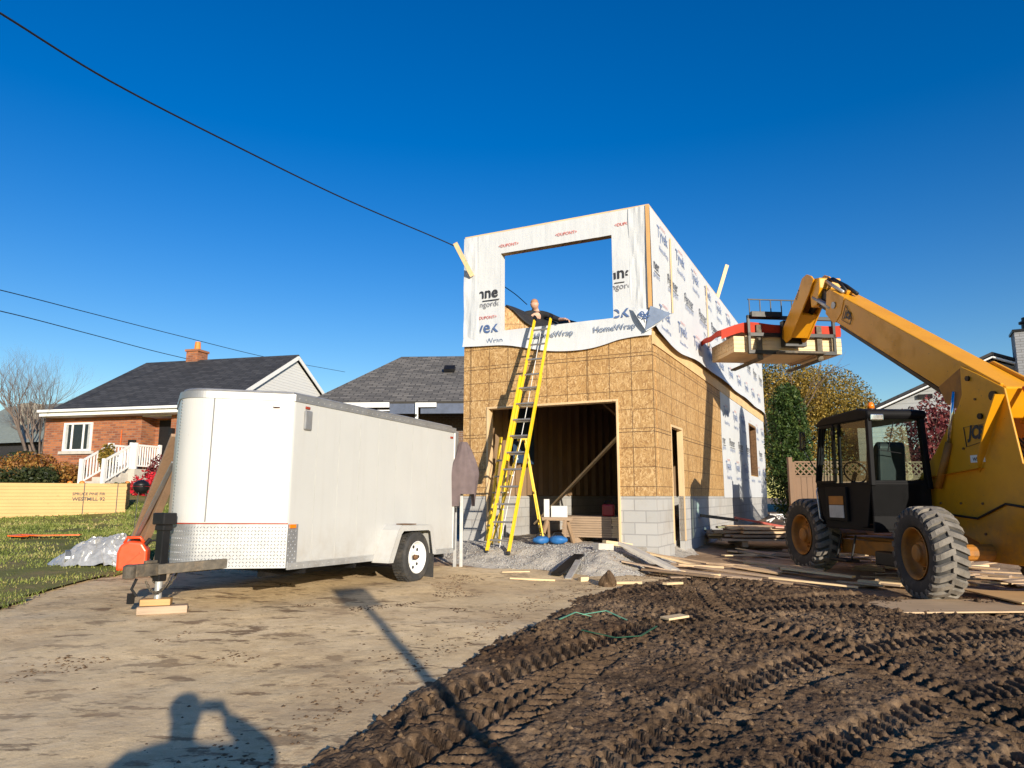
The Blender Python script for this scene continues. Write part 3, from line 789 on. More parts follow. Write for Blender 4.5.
for st, zz in ((3.02, 6.47), (1.80, 6.50), (.62, 6.49), (3.5, 5.05)):
    text(wr, '<DUPONT>', (-st, -.036, zz), (1, 0, 0), (0, 0, 1), .44, M['print_red'], .008, clip=cf)
wr.build('front_wrap', None, H, recalc=False)
# side wrap, upper storey
sw = MB().mat(M['wrap'])
def sidebot(y): return 4.50 - .02 * math.sin(y * 1.7) - .14 * math.exp(-((y - 1.6) / 1.4) ** 2) - .9 * max(0, (y - D) / .5)
def sgrid(y0, y1, z0, z1, ny, nz, x=.028, amp=.012):
    def f(u, v):
        y = y0 + (y1 - y0) * u; a = z0(y) if callable(z0) else z0; z = a + (z1 - a) * v
        n = float(fbm(np.array(y * 1.5), np.array(z * .9), 3, 311)) * amp
        lift = (.10 * max(0, 1 - (z - a) / .3) ** 2) if callable(z0) else 0
        return (x + n + lift, y, z)
    sw.grid(f, ny, nz)
sgrid(.02, D + .45, sidebot, TOP, 90, 16)
cs = clipbox(.1, D + .3, 4.5, 6.84, None, ax=1)
prints(sw, lambda u, z: ((.040, u, z), (0, 1, 0)), .1, D, 4.4, TOP, cs, 1.45, .45, 0, rows=[('A', 6.30), ('B', 5.66), ('A', 4.78)])
sw.build('side_wrap', None, H, recalc=False)
# side wrap, lower storey beyond the bare board
lw = MB().mat(M['wrap'])
def lg(y0, y1, z0, z1, n1, n2): lw.grid(lambda u, v: (.016 + .008 * float(fbm(np.array((y0 + (y1 - y0) * u) * 1.5), np.array((z0 + (z1 - z0) * v)), 3, 321)), y0 + (y1 - y0) * u, z0 + (z1 - z0) * v), n1, n2)
lg(6.33, wl - .04, 1.56, 4.24, 30, 12); lg(wh + .04, D, 1.56, 4.24, 12, 12); lg(wl - .04, wh + .04, 1.56, wb - .04, 8, 5); lg(wl - .04, wh + .04, wt + .04, 4.24, 8, 3)
cl = clipbox(6.4, D - .05, 1.6, 4.2, (wl - .1, wh + .1, wb - .1, wt + .1), ax=1)
prints(lw, lambda u, z: ((.026, u, z), (0, 1, 0)), 6.3, D, 1.6, 4.2, cl, 1.45, 6.75, 0, rows=[('A', 3.62), ('B', 2.92), ('A', 2.2)])
lw.build('side_wrap', None, H, recalc=False)
# loose printed corner flap
m = MB().mat(M['wrap'])
a, b, c, d = Vector((-.34, -.075, 4.92)), Vector((.05, -.10, 4.86)), Vector((.36, -.03, 4.72)), Vector((-.06, -.13, 4.45))
m.grid(lambda u, v: tuple((a.lerp(b.lerp(c, .6), u)).lerp(d.lerp(c, u * .9), v) + Vector((0, -.03 * math.sin(u * 5 + v * 3), 0))), 10, 10)
text(m, 'ek', (-.20, -.165, 4.74), (.8, 0, -.6), (.6, 0, .8), .22, M['print_blue'], .02)
m.mat(M['print_slate']); m.grid(lambda u, v: tuple(Vector((.02, -.115, 4.90)).lerp(Vector((.37, -.06, 4.73)), u).lerp(Vector((-.08, -.15, 4.45)), v)), 4, 4)
m.build('wrap_flap', None, H, recalc=False)
# battens
m = MB(); m.box((-.03, -.075, 4.70), (.035, -.045, TOP)); m.build('corner_batten', m_lumber('batten', (.62, .36, .14), axis=2), H)
for y, z0, z1 in ((1.38, 5.12, 6.64), (4.95, 5.1, 6.65)):
    m = MB(); m.box((.045, y, z0), (.065, y + .04, z1)); m.build('batten', M['lumber'], H)
# gable piece and black underlay behind the big opening, over the old roof
rs = thing('roof_patch', 'strand board gable piece with black roofing underlay draped over it, behind the upper opening', 'roof section', (.2, 14.6, 4.5))
m = MB(); p0, p1, p2, p3 = A(500, 340, 13.98), A(499, 305, 13.98), A(507, 306, 13.98), A(533, 326, 13.98); p4 = A(533, 340, 13.98)
off = Vector((0, .06, 0)); vs = [p0, p1, p2, p3, p4]
m.add([tuple(v) for v in vs] + [tuple(v + off) for v in vs], [(0, 1, 2, 3, 4), (9, 8, 7, 6, 5)] + [(i, (i + 1) % 5, 5 + (i + 1) % 5, 5 + i) for i in range(5)])
q = m.build('gable_board', M['osb'], rs, absz=False); q.matrix_parent_inverse = Matrix.Translation((-.2, -14.6, -4.5))
m = MB(); a, b, c, d = A(506, 304.5, 13.93), A(533, 327, 13.90), A(579, 322, 15.0), A(527, 313, 15.2)
def fe(u, v):
    p = a.lerp(d, v).lerp(b.lerp(c, v), u); p.z -= .05 * math.sin(math.pi * v) * u - .02 * math.sin(7 * u + 3 * v); return tuple(p)
m.grid(fe, 14, 14)
q = m.build('underlay', M['felt'], rs, absz=False, smooth=True); q.matrix_parent_inverse = Matrix.Translation((-.2, -14.6, -4.5))
so = q.modifiers.new('s', 'SOLIDIFY'); so.thickness = .02; so.offset = -1
# short timber props nailed to the walls
m = MB(); m.bar((0, 0, 0), A(455, 243, 13.35) - A(472, 276, 13.75), .09, .04, up=(0, 1, 0))
o = m.build('timber_prop', M['lumber']); o.location = A(472, 276, 13.75); tag(o, 'short stud nailed aslant to the upper left corner of the white wrap', 'board')
m = MB(); m.bar((0, 0, 0), A(727, 265, 19.2) - A(715, 305, 19.2), .10, .05, up=(0, 1, 0))
o = m.build('timber_prop', M['lumber']); o.location = A(715, 305, 19.2); tag(o, 'stud sticking up behind the top of the wrapped side wall', 'board')

# ================================================================== ladders
def ladder(name, label, p0, p1, side, w, r, nr, fly=None, group=None):
    """extension ladder from the foot p0 to the top p1; side = direction of the rungs"""
    t = thing(name, label, 'ladder', p0)
    L = (p1 - p0); d = L.normalized(); side = side.normalized(); nrm = side.cross(d).normalized()
    for s in (-1, 1):
        m = MB(); m.bar(side * s * w / 2 , side * s * w / 2 + L * (fly if fly else 1), .028, .085, up=nrm)
        m.build('rail', M['ladder_yellow'], t, absz=False, bevel=.004)
        m = MB(); m.box((-.03, -.06, -.02), (.03, .06, .035)); f = m.build('foot', M['black'], t, absz=False, bevel=.01); f.location = side * s * w / 2
    n = int(L.length * (fly if fly else 1) / .305)
    for i in range(1, n + 1):
        c = d * (i * .305 - .1)
        m = MB(); m.tube([c - side * w / 2, c + side * w / 2], .017, 8); m.build('rung', M['alu_dull'], t, absz=False)
    if fly:
        w2 = w - .07; o = nrm * -.055; st = L * .36
        for s in (-1, 1):
            m = MB(); m.bar(side * s * w2 / 2 + o + st, side * s * w2 / 2 + o + L, .026, .07, up=nrm); m.build('fly_rail', M['ladder_yellow'], t, absz=False, bevel=.004)
            m = MB(); c = L * .985 + o + side * s * w2 / 2; m.bar(c, c + d * .09, .04, .09, up=nrm); m.build('end_cap', M['black'], t, absz=False, bevel=.006)
        k = int(L.length * .62 / .305)
        for i in range(k):
            c = st + d * (.12 + i * .305) + o; m = MB(); m.tube([c - side * w2 / 2, c + side * w2 / 2], .017, 8); m.build('rung', M['alu_dull'], t, absz=False)
        m = MB(); m.tube([L * .93 + o * 1.4, L * .6 + o * 1.6, L * .02 + side * .02], .006, 5); m.build('pull_rope', M['white'], t, absz=False)
    return t
sd = Vector((.8965, -.4431, 0))
lt = A(542, 315, 12.86); lb = A(497.5, 544, 11.85); lb.z = float(zgravel(lb.x, lb.y)) + .015
ladder('extension_ladder', 'tall yellow extension ladder leaning on the sill of the upper opening', lb, lt, sd, .40, .02, 14, fly=.72)
# stepladder standing in the opening
def stepladder(p, rz, h, label):
    t = thing('stepladder', label, 'ladder', p, rz)
    for s in (-1, 1):
        m = MB(); m.bar((s * .26, -.0, 0), (s * .15, .52, h), .03, .07, up=(1, 0, 0)); m.build('front_rail', M['ladder_yellow'], t, absz=False, bevel=.003)
        m = MB(); m.bar((s * .28, .92, 0), (s * .16, .60, h), .025, .05, up=(1, 0, 0)); m.build('rear_rail', M['ladder_yellow'], t, absz=False, bevel=.003)
    n = int(h / .3)
    for i in range(1, n):
        f = i * .3 / h; w = .26 - .11 * f
        m = MB(); m.box((-w, .52 * f - .035, i * .3 - .012), (w, .52 * f + .045, i * .3 + .012)); m.build('tread', M['alu_dull'], t, absz=False)
        w = .28 - .12 * f
        if i % 2: m = MB(); m.box((-w, .92 - .32 * f - .015, i * .3 - .02), (w, .92 - .32 * f + .015, i * .3 + .02)); m.build('cross_brace', M['ladder_yellow'], t, absz=False)
    m = MB(); m.box((-.18, .46, h - .01), (.18, .66, h + .06)); m.build('top_cap', M['ladder_yellow'], t, absz=False, bevel=.01)
    return t
stepladder(Vector((-.36, 13.0, .765)), R(-88), 1.85, 'yellow stepladder opened behind the tall ladder at the left jamb')
# leaning second stepladder, folded
t = thing('folded_ladder', 'folded yellow stepladder leaning inside the left jamb of the garage opening', 'ladder', (-.35, 13.35, .765), R(-60))
for s in (-1, 1):
    m = MB(); m.bar((s * .24, 0, 0), (s * .15, .25, 1.95), .03, .07, up=(1, 0, 0)); m.build('rail', M['ladder_yellow'], t, absz=False, bevel=.003)
for i in range(1, 6):
    m = MB(); w = .24 - .09 * i * .3 / 1.95; m.box((-w, .038 * i - .03, i * .3 - .012), (w, .038 * i + .05, i * .3 + .012)); m.build('tread', M['alu_dull'], t, absz=False)

# ================================================================== things in and before the garage
def HP(x, y, z):     # a point given in the addition's own axes
    return Vector((HC[0] + x * .8965 + y * .4431, HC[1] - x * .4431 + y * .8965, z))
m = MB(); m.box((-.62, 0, 0), (.62, 1.3, .07)); m.box((-.62, 0.02, .08), (.62, 1.3, .50)); m.box((-.30, -.03, .50), (.62, .8, .545))
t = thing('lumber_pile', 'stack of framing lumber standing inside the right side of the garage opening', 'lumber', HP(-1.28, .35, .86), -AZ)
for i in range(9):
    for xa, xb, mt in ((-.60 - (.25 if i == 8 else 0), .34, 'rough'), (.36, .62, 'lumber_x')):  # shade painted in: darker wood on the left, pale wood for the lit end
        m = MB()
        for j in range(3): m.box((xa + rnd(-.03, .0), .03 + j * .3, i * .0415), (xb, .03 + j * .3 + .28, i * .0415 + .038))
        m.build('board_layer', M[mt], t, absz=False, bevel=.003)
for x in (-.4, .45):
    m = MB(); m.box((x, 0, -.1), (x + .09, 1.0, -.003)); m.build('bearer', M['rough'], t, absz=False)
t = thing('fuel_canister', 'dark red canister standing on the lumber in the garage', 'canister', HP(-1.05, .55, .86 + .375), -AZ + .2)
m = MB(); m.box((-.11, -.08, 0), (.11, .08, .22)); m.build('body', paint('dark_red_plastic', (.30, .012, .02), .4), t, absz=False, bevel=.03, seg=3)
m = MB(); m.tube([(-.07, 0, .21), (-.06, 0, .27), (.04, 0, .27), (.05, 0, .21)], .012); m.build('handle', M['blackp'], t, absz=False)
m = MB(); m.lathe([(.21, .025), (.25, .023)], 12, ax='z', M=Matrix.Translation((.08, 0, 0))); m.build('cap', M['blackp'], t, absz=False)
def tool_bag(p, rz, label, sc=1):
    t = thing('tool_bag', label, 'bag', p, rz, 'blue tool bags on the gravel')
    m = MB(); m.grid(lambda u, v: (.20 * sc * math.cos(u * 6.283) * math.sin(.1 + v * 2.9) * (1 + .12 * math.sin(u * 19)), .13 * sc * math.sin(u * 6.283) * math.sin(.1 + v * 2.9) * (1 + .1 * math.cos(v * 9 + u * 7)), .09 * sc * (1 - math.cos(.1 + v * 2.9))), 20, 10)
    m.build('body', M['blue'], t, absz=False, smooth=True)
    m = MB(); m.tube([(-.12, 0, .14 * sc), (-.06, .02, .23 * sc), (.06, .02, .23 * sc), (.12, 0, .14 * sc)], .012); m.build('strap', M['blackp'], t, absz=False)
tool_bag(Vector((.52, 12.75, .765)), .4, 'blue tool bag on the gravel nearest the ladder feet', .8); tool_bag(Vector((.80, 12.72, .765)), -.3, 'blue tool bag on the gravel nearest the stacked lumber', .85)
t = thing('sawhorse', 'small wooden sawhorse with white offcuts on it beside the stacked lumber', 'sawhorse', A(557, 523, 13.0), -AZ)
t.location.z = .765
for sx in (-1, 1):
    for sy in (-1, 1):
        m = MB(); m.bar((sx * .24, sy * .2, 0), (sx * .18, sy * .03, .40), .04, .07); m.build('leg', M['lumber_dark'], t, absz=False)
m = MB(); m.box((-.28, -.045, .40), (.28, .045, .46)); m.build('top_rail', M['rough'], t, absz=False)
for x0, x1, z1 in ((-.24, -.15, .78), (-.10, .20, .66)):
    m = MB(); m.box((x0, -.03, .462), (x1, .01, z1)); m.build('offcut', M['white'], t, absz=False)
# jacket hung on a metal post behind the trailer
pp = A(461, 553, 11.05); pp.z = g(pp.x, pp.y)
t = thing('metal_post', 'thin galvanised steel post standing behind the white trailer', 'post', pp)
m = MB(); m.box((-.025, -.02, 0), (.025, .02, 1.60)); m.build('upright', M['galv'], t, absz=False, bevel=.004)
m = MB(); m.box((-.12, -.02, 0), (-.07, .03, 1.50)); m.build('side_rail', M['alu_dull'], t, absz=False)
m = MB(); m.box((-.04, -.04, 1.60), (.04, .04, 1.625)); m.build('cap_plate', M['black'], t, absz=False)
def jf(u, v):
    a = u * 6.283; z = 2.33 - v * .80
    w = .05 + .16 * min(1, (v * 1.6) ** .8) - .03 * (v > .5) * (v - .5); f = 1 + .20 * math.sin(a * 3 + v * 4) + .10 * math.sin(a * 7 + 1)
    return (w * math.cos(a) * f + .02, .55 * w * math.sin(a) * f, z - (.32 * max(0, math.cos(a)) * 0) - .30 * (1 if (math.cos(a) < -.2 or math.cos(a) > .75) else 0) * max(0, v - .62) * 1.6)
m = MB(); m.grid(jf, 40, 24); o = m.build('jacket', M['jacket'], smooth=True); o.location = (pp.x, pp.y - .02, pp.z + .12 - .45 + .05)
o.location.z = .10; tag(o, 'mauve work jacket hung over the top of the steel post behind the trailer', 'jacket')
# planks and offcuts

# ================================================================== enclosed trailer
TR = thing('cargo_trailer', 'white enclosed single-axle cargo trailer with checker plate nose', 'trailer', (-2.41, 7.75, .875), -R(25), rx=-R(1.1))
# local axes: x to the right side, y to the rear; z from the floor edge
bw, bl, bh, nose = 1.83, 3.58, 1.82, .66
def outline(off=0.0, n=18):
    """plan of the body seen from above, wedge nose with a rounded tip"""
    pts = [(0 + off, 0 - off * .3), (0 + off, bl + off), (-bw - off, bl + off), (-bw - off, 0 - off * .3)]
    ax, ay = -bw / 2, -nose
    L, Rr = Vector((-bw - off, -off * .3)), Vector((off, -off * .3)); tip = Vector((ax, ay - .06 - off))
    a = L.lerp(tip, .76); b = Rr.lerp(tip, .76)
    for k in range(n + 1):
        t = k / n; p = a * (1 - t) ** 2 + tip * 2 * t * (1 - t) + b * t * t; pts.append((p.x, p.y))
    return pts
m = MB(); m.prism(outline(), 0.0, bh, 'z'); body = m.build('body', M['trailer_white'], TR, absz=False, bevel=.03, seg=3)
m = MB(); m.prism(outline(.012), bh - .06, bh + .015, 'z'); 
for i in range(34): m.box((.012, .06 + i * .104, bh - .030), (.017, .074 + i * .104, bh - .018))
m.build('roof_rim', M['alu_dull'], TR, absz=False)
m = MB(); m.prism(outline(-.03), bh + .016, bh + .05, 'z'); m.build('roof', M['alu_dull'], TR, absz=False, bevel=.02)
m = MB(); m.box((-.003, 0.02, -.05), (.014, bl, .02)); m.box((-bw - .01, 0.0, -.05), (-bw + .02, bl, .02))
for i in range(34): m.box((.014, .06 + i * .104, -.022), (.018, .075 + i * .104, -.010))
m.build('side_rail', M['galv'], TR, absz=False)
# checker plate wrap on the nose
pl = outline(.006); npts = [pl[3]] + pl[4:] + [pl[0]]
m = MB()
for (a, b) in zip(npts[:-1], npts[1:]):
    m.add([(a[0], a[1], -.03), (b[0], b[1], -.03), (b[0], b[1], .425), (a[0], a[1], .425)], [(0, 1, 2, 3)])
m.add([(.007, 0, -.03), (.007, .16, -.03), (.007, .16, .425), (.007, 0, .425)], [(0, 1, 2, 3)])
def diam(o, xd, n, k, s=.017):
    zd = Vector((0, 0, 1)); a = (xd + zd).normalized() if k else (xd - zd).normalized(); b = n.cross(a)
    vs = [o - a * s, o + b * s * .32, o + a * s, o - b * s * .32]; t = o + n * .005
    m.add([tuple(v) for v in vs] + [tuple(t)], [(0, 1, 4), (1, 2, 4), (2, 3, 4), (3, 0, 4)])
for (a, b) in zip(npts[:-1], npts[1:]):
    A2, B2 = Vector((a[0], a[1], 0)), Vector((b[0], b[1], 0)); L = (B2 - A2).length
    if L < .01: continue
    xd = (B2 - A2).normalized(); nn = Vector((-xd.y, xd.x, 0)); nn = nn if nn.dot(Vector((A2.x + bw / 2, A2.y - .5, 0))) > 0 else -nn
    if A2.x < -bw / 2 - .12 and B2.x < -bw / 2 - .12: continue
    i = 0
    while .02 + i * .034 < L:
        for j in range(12): diam(A2 + xd * (.02 + i * .034) + Vector((0, 0, -.005 + j * .036)), xd, nn, (i + j) % 2)
        i += 1
for i in range(4):
    for j in range(12): diam(Vector((.008, .025 + i * .034, -.005 + j * .036)), Vector((0, 1, 0)), Vector((1, 0, 0)), (i + j) % 2)
m.build('checker_plate', M['alu'], TR, absz=False, recalc=False)
m = MB()
for (a, b) in zip(npts[:-1], npts[1:]): m.bar((a[0], a[1], .432), (b[0], b[1], .432), .014, .012)
m.build('plate_trim', M['redlens'], TR, absz=False)
M['seam'] = paint('seam_sealant', (.505, .50, .475), .5)
# panel seam and rivets on the nose
b1 = Vector((0, 0, 0)).lerp(Vector((-bw / 2, -nose - .06, 0)), .76); seam = b1.lerp(Vector((0, 0, 0)), .06)
m = MB(); m.bar(seam + Vector((.003, -.003, .45)), seam + Vector((.003, -.003, bh - .06)), .012, .006); m.build('panel_seam', M['alu_dull'], TR, absz=False)
lp = outline(.004)
m = MB(); 
for i in range(40): m.box((lp[9][0] - .006, lp[9][1] - .008, .48 + i * .034), (lp[9][0] + .006, lp[9][1] + .002, .49 + i * .034))
m.build('rivet_strip', M['alu_dull'], TR, absz=False)
for i in range(1, 9):
    m = MB(); y = i * bl / 9; m.box((.0015, y - .004, .03), (.0025, y + .004, bh - .07)); m.build('panel_seam', M['seam'], TR, absz=False)
# rows of screw heads along the top and bottom rails
# corner posts, rear frame, door
m = MB(); m.box((-.05, bl - .03, -.02), (.016, bl + .10, bh - .02)); m.build('rear_post', M['alu_dull'], TR, absz=False, bevel=.03, seg=3)
m = MB(); m.box((-bw + .05, bl + .012, .02), (-.06, bl + .05, bh - .1)); rd = m.build('rear_door', M['trailer_white'], TR, absz=False, bevel=.01)
m = MB(); m.box((.017, bl + .02, .55), (.03, bl + .06, .62)); m.build('door_latch', M['black'], TR, absz=False)
# marker lamps and vent
for y, z, mm in ((.20, bh - .11, 'redlens'), (bl - .12, bh - .14, 'redlens')):
    m = MB(); m.box((.002, y - .035, z - .015), (.02, y + .035, z + .015)); m.build('marker_lamp', M[mm], TR, absz=False, bevel=.006)
v = Vector((-.10, -.10, bh - .12)); m = MB(); m.bar(v + Vector((0, -.02, 0)), v + Vector((-.05, -.068, 0)), .03, .03); m.build('marker_lamp', M['redlens'], TR, absz=False)
m = MB(); m.box((.009, .02, .385), (.022, .11, .425)); m.build('reflector', M['amber'], TR, absz=False)
m = MB(); m.box((.001, .15, bh - .36), (.03, .27, bh - .14)); vt = m.build('side_vent', M['alu_dull'], TR, absz=False, bevel=.02)
# wheels and fenders
def small_wheel(x, side):
    wh_ = bpy.data.objects.new('wheel', None); COL.objects.link(wh_); wh_.parent = TR; wh_.location = (x, 2.24, -.035)
    m = MB(); m.lathe([(-.10, .20), (-.105, .29), (-.085, .325), (0, .335), (.085, .325), (.105, .29), (.10, .20), (.05, .19), (-.05, .19)], 40, closed=True); 
    for k in range(44):
        a = 2 * math.pi * k / 44; c, s = math.cos(a), math.sin(a); Mx = Matrix.Rotation(a, 4, 'X')
        for xx in (-.07, -.02, .03): m.box((xx, -.012, .326), (xx + .038, .012, .342), Mx)
    m.build('tyre', M['rubber'], wh_, absz=False)
    m = MB(); f = side
    m.lathe([(-.02 * f, .04), (.055 * f, .06), (.03 * f, .10), (.035 * f, .165), (.075 * f, .185), (.102 * f, .20), (.108 * f, .208), (.09 * f, .212), (-.09 * f, .205)], 36, caps=False); m.build('rim', M['white'], wh_, absz=False, smooth=True)
    m = MB()
    for k in range(8):
        a = k * math.pi / 4; Mx = Matrix.Rotation(a, 4, 'X'); m.lathe([(.036 * f, .022), (.040 * f, .022)], 10, M=Mx @ Matrix.Translation((0, 0, .132)))
    m.build('rim_hole', M['black'], wh_, absz=False)
    m = MB(); m.lathe([(.05 * f, .035), (.10 * f, .03), (.105 * f, .01)], 14); m.build('hub_cap', M['rust'], wh_, absz=False, smooth=True)
    return wh_
small_wheel(.125, 1); small_wheel(-bw - .125, -1)
# fender: a folded plate arch
def fender(x0, x1):
    pro = [(1.54, -.07), (1.74, .33), (1.81, .385), (2.50, .385), (2.58, .33), (2.68, -.01)]
    pin = [(1.64, -.07), (1.81, .275), (1.86, .315), (2.46, .315), (2.52, .29), (2.60, -.01)]
    m = MB()
    for (a, b) in zip(pro[:-1], pro[1:]): m.bar((x0 + (x1 - x0) / 2, a[0], a[1]), (x0 + (x1 - x0) / 2, b[0], b[1]), abs(x1 - x0), .008, up=(0, -(b[1] - a[1]), b[0] - a[0]))
    # outer skirt
    n = len(pro); xs = x1; v = [(xs, a, b) for a, b in pro] + [(xs, a, b) for a, b in pin] + [(xs - .01, a, b) for a, b in pro] + [(xs - .01, a, b) for a, b in pin]
    f = [(i, i + 1, n + i + 1, n + i) for i in range(n - 1)] + [(2 * n + i, 3 * n + i, 3 * n + i + 1, 2 * n + i + 1) for i in range(n - 1)] + [(n + i, n + i + 1, 3 * n + i + 1, 3 * n + i) for i in range(n - 1)]
    m.add(v, f); return m.build('fender', M['trailer_white'], TR, absz=False)
fender(0, .255)
m = MB(); m.box((.05, 1.98, .392), (.22, 2.20, .405)); m.build('fender_step', M['rust'], TR, absz=False)
m = MB(); m.box((.02, 2.62, -.33), (.24, 2.64, .0)); m.build('mud_flap', M['rubber'], TR, absz=False)
# chassis, tongue, coupler, jack
m = MB(); 
for x in (-.35, -bw + .35): m.box((x - .03, .0, -.14), (x + .03, bl, -.052))
for y in (.3, 1.2, 2.3, 3.3): m.box((-bw + .02, y, -.11), (-.02, y + .05, -.053))
m.tube([(-.0, 2.24, -.055), (-bw, 2.24, -.055)], .035); m.build('chassis', M['black'], TR, absz=False)
tip = Vector((-bw / 2, -nose - .30, -.02))
m = MB()
for x in (-.25, -bw + .25): m.bar((x, -.05, .05), tip + Vector((.05 if x > -1 else -.05, .1, 0)), .055, .10)
m.build('tongue', M['muddy'], TR, absz=False, bevel=.006)
m = MB(); m.box((tip.x - .05, tip.y - .14, tip.z - .06), (tip.x + .05, tip.y + .16, tip.z + .06)); m.box((tip.x - .02, tip.y - .02, tip.z + .06), (tip.x + .02, tip.y + .12, tip.z + .09)); m.lathe([(-.07, .055), (.045, .06), (.065, .03)], 16, ax='z', M=Matrix.Translation(tip + Vector((0, -.18, 0)))); m.build('coupler', M['muddy'], TR, absz=False, bevel=.008)
jx, jy = tip.x + .01, tip.y + .16
m = MB(); m.box((jx - .048, jy - .048, -.14), (jx + .048, jy + .048, .42)); jk = m.build('jack', M['black'], TR, absz=False, bevel=.01)
m = MB(); m.box((jx - .085, jy - .08, .42), (jx + .085, jy + .08, .54)); m.box((jx - .065, jy - .06, .36), (jx + .065, jy + .06, .42)); m.build('jack_head', M['blackp'], jk, absz=False, bevel=.012)
m = MB(); m.tube([(jx, jy, -.31), (jx, jy, -.1)], .036, 14); m.build('jack_foot', M['galv'], jk, absz=False)
def chain(p, q, sag, name='safety_chain'):
    m = MB(); n = 16
    for i in range(n):
        t = (i + .5) / n; c = p.lerp(q, t) - Vector((0, 0, sag * 4 * t * (1 - t))); c2 = p.lerp(q, t + .02) - Vector((0, 0, sag * 4 * (t + .02) * (1 - t - .02)))
        d = (c2 - c).normalized(); s = Vector((0, 0, 1)).cross(d).normalized() if i % 2 else d.cross(Vector((0, 0, 1)).cross(d).normalized())
        ring = [c + d * .022 * math.cos(a) + s * .013 * math.sin(a) for a in [k * math.pi / 4 for k in range(9)]]; m.tube(ring, .005, 5, caps=False)
    m.build(name, M['muddy'], TR, absz=False)
chain(tip + Vector((.06, .28, .0)), tip + Vector((.08, -.05, -.10)), .17); chain(tip + Vector((-.05, .1, -.04)), tip + Vector((.02, .36, -.05)), .15)
m = MB(); c = tip + Vector((-.04, -.06, -.08)); m.tube([c, c + Vector((-.02, -.03, -.10)), c + Vector((.02, 0, -.17))], .014); m.box((c.x - .05, c.y - .05, c.z - .24), (c.x + .0, c.y + .0, c.z - .14)); m.build('wiring_plug', M['blackp'], TR, absz=False)
bpy.context.view_layer.update()

jw = TR.matrix_world @ Vector((jx, jy, -.31))
gz = g(jw.x, jw.y)
for i, (dx, dy, rz, l, lab, zz, hh) in enumerate(((.06, 0, .10, .46, 'longer weathered timber block on the driveway under the trailer jack', .012, (jw.z - gz) * .52), (-.01, .0, .02, .28, 'short fresh timber block stacked under the foot of the trailer jack', .0, (jw.z - gz) * .44))):
    z0 = gz + .004 if i == 0 else gz + .008 + (jw.z - gz) * .52
    m = MB(); m.box((-l / 2, -.07, 0), (l / 2, .07, hh)); o = m.build('timber_block', M['sawn'] if i else M['rough'], bevel=.006); o.location = (jw.x + dx, jw.y + dy, z0); o.rotation_euler = (0, 0, rz + .25)
    tag(o, lab, 'block')

# ================================================================== telehandler
TH = thing('telehandler', 'yellow telescopic handler with its boom raised towards the wrapped wall', 'telehandler', (5.21, 9.4, .25), R(6))
Y_ = M['yellow']
def hp(name, poly, x0, x1, mat=Y_, bevel=.012, parent=TH, extra=None):
    m = MB(); m.prism(poly, x0, x1, 'x')
    if extra: extra(m)
    return m.build(name, mat, parent, bevel=bevel)
def big_wheel(x, y, z, rz, side):
    w = bpy.data.objects.new('wheel', None); COL.objects.link(w); w.parent = TH; w.location = (x, y, z - .25); w.rotation_euler = (0, 0, rz)
    r = .605; f = -side       # f=+1: outer face towards -x
    m = MB(); m.lathe([(-.15, .33), (-.185, .36), (-.205, .46), (-.195, .535), (-.165, .562), (0, .575), (.165, .562), (.195, .535), (.205, .46), (.185, .36), (.15, .33)], 56, M=Matrix.Translation((side * .21, 0, 0)), closed=True)
    m.build('tyre', M['rubber'], w, absz=False, smooth=True)
    m = MB(); N = 25
    for k in range(N):
        for s in (-1, 1):
            a0 = 2 * math.pi * (k + (.5 if s > 0 else 0)) / N
            pts = []
            for i in range(6):
                t = i / 5; xx = s * (-.02 + t * .225); aa = a0 + .16 * t ** 1.1; rr = r - (.0 if t < .75 else (t - .75) * .16)
                pts.append((xx, aa, rr))
            v = []
            for xx, aa, rr in pts:
                hw = .049 / r
                for da, dr in ((-hw, -.045), (-hw * .75, 0), (hw * .75, 0), (hw, -.045)):
                    v.append((xx + side * .21, math.cos(aa + da) * (rr + dr), math.sin(aa + da) * (rr + dr)))
            fs = []
            for i in range(5):
                b = i * 4
                for j in range(3): fs.append((b + j, b + j + 1, b + j + 5, b + j + 4))
            fs += [(0, 1, 2, 3), (23, 22, 21, 20)]
            # shoulder
            xx, aa, rr = pts[-1]; hw = .040 / r
            m.add(v, fs)
            vs = []
            for q, rq in ((0, rr), (.012, rr - .075)):
                for da in (-hw * .8, hw * .8):
                    for dx in (-.02, .0):
                        vs.append((xx + s * (dx + q * 0.0) + side * .21, math.cos(aa + da + q) * rq, math.sin(aa + da + q) * rq))
            m.add(vs, [(0, 1, 3, 2), (4, 6, 7, 5), (0, 4, 5, 1), (2, 3, 7, 6), (1, 5, 7, 3), (0, 2, 6, 4)])
    m.build('tread', M['rubber_lug'], w, absz=False)
    c = side * .21
    def X(a): return c + f * -a * 1.0 if False else c - f * a * -1 * 1.0
    # rim: dish towards the outer face
    o = -side                    # direction of the outer face along x
    m = MB(); m.lathe([(c + o * .19, .335), (c + o * .195, .325), (c + o * .15, .305), (c + o * .11, .295), (c + o * .05, .285), (c + o * .03, .20), (c + o * .04, .17), (c + o * .04, .01)], 44, caps=False)
    m.build('rim', M['yellow_muddy'], w, absz=False, smooth=True)
    m = MB(); m.lathe([(c + o * .03, .165), (c + o * .10, .155), (c + o * .13, .12), (c + o * .165, .11), (c + o * .18, .075), (c + o * .18, .01)], 32)
    for k in range(10):
        a = k * math.pi / 5; m.lathe([(c + o * .03, .02), (c + o * .065, .018)], 8, M=Matrix.Translation((0, math.cos(a) * .21, math.sin(a) * .21)))
    m.build('hub', M['yellow_muddy'], w, absz=False, bevel=.004)
    return w
big_wheel(0, .06, .865, R(-9), 1); big_wheel(0, 2.95, .955, 0, 1)
big_wheel(2.30, .06, .865, R(-9), -1); big_wheel(2.30, 2.95, .955, 0, -1)
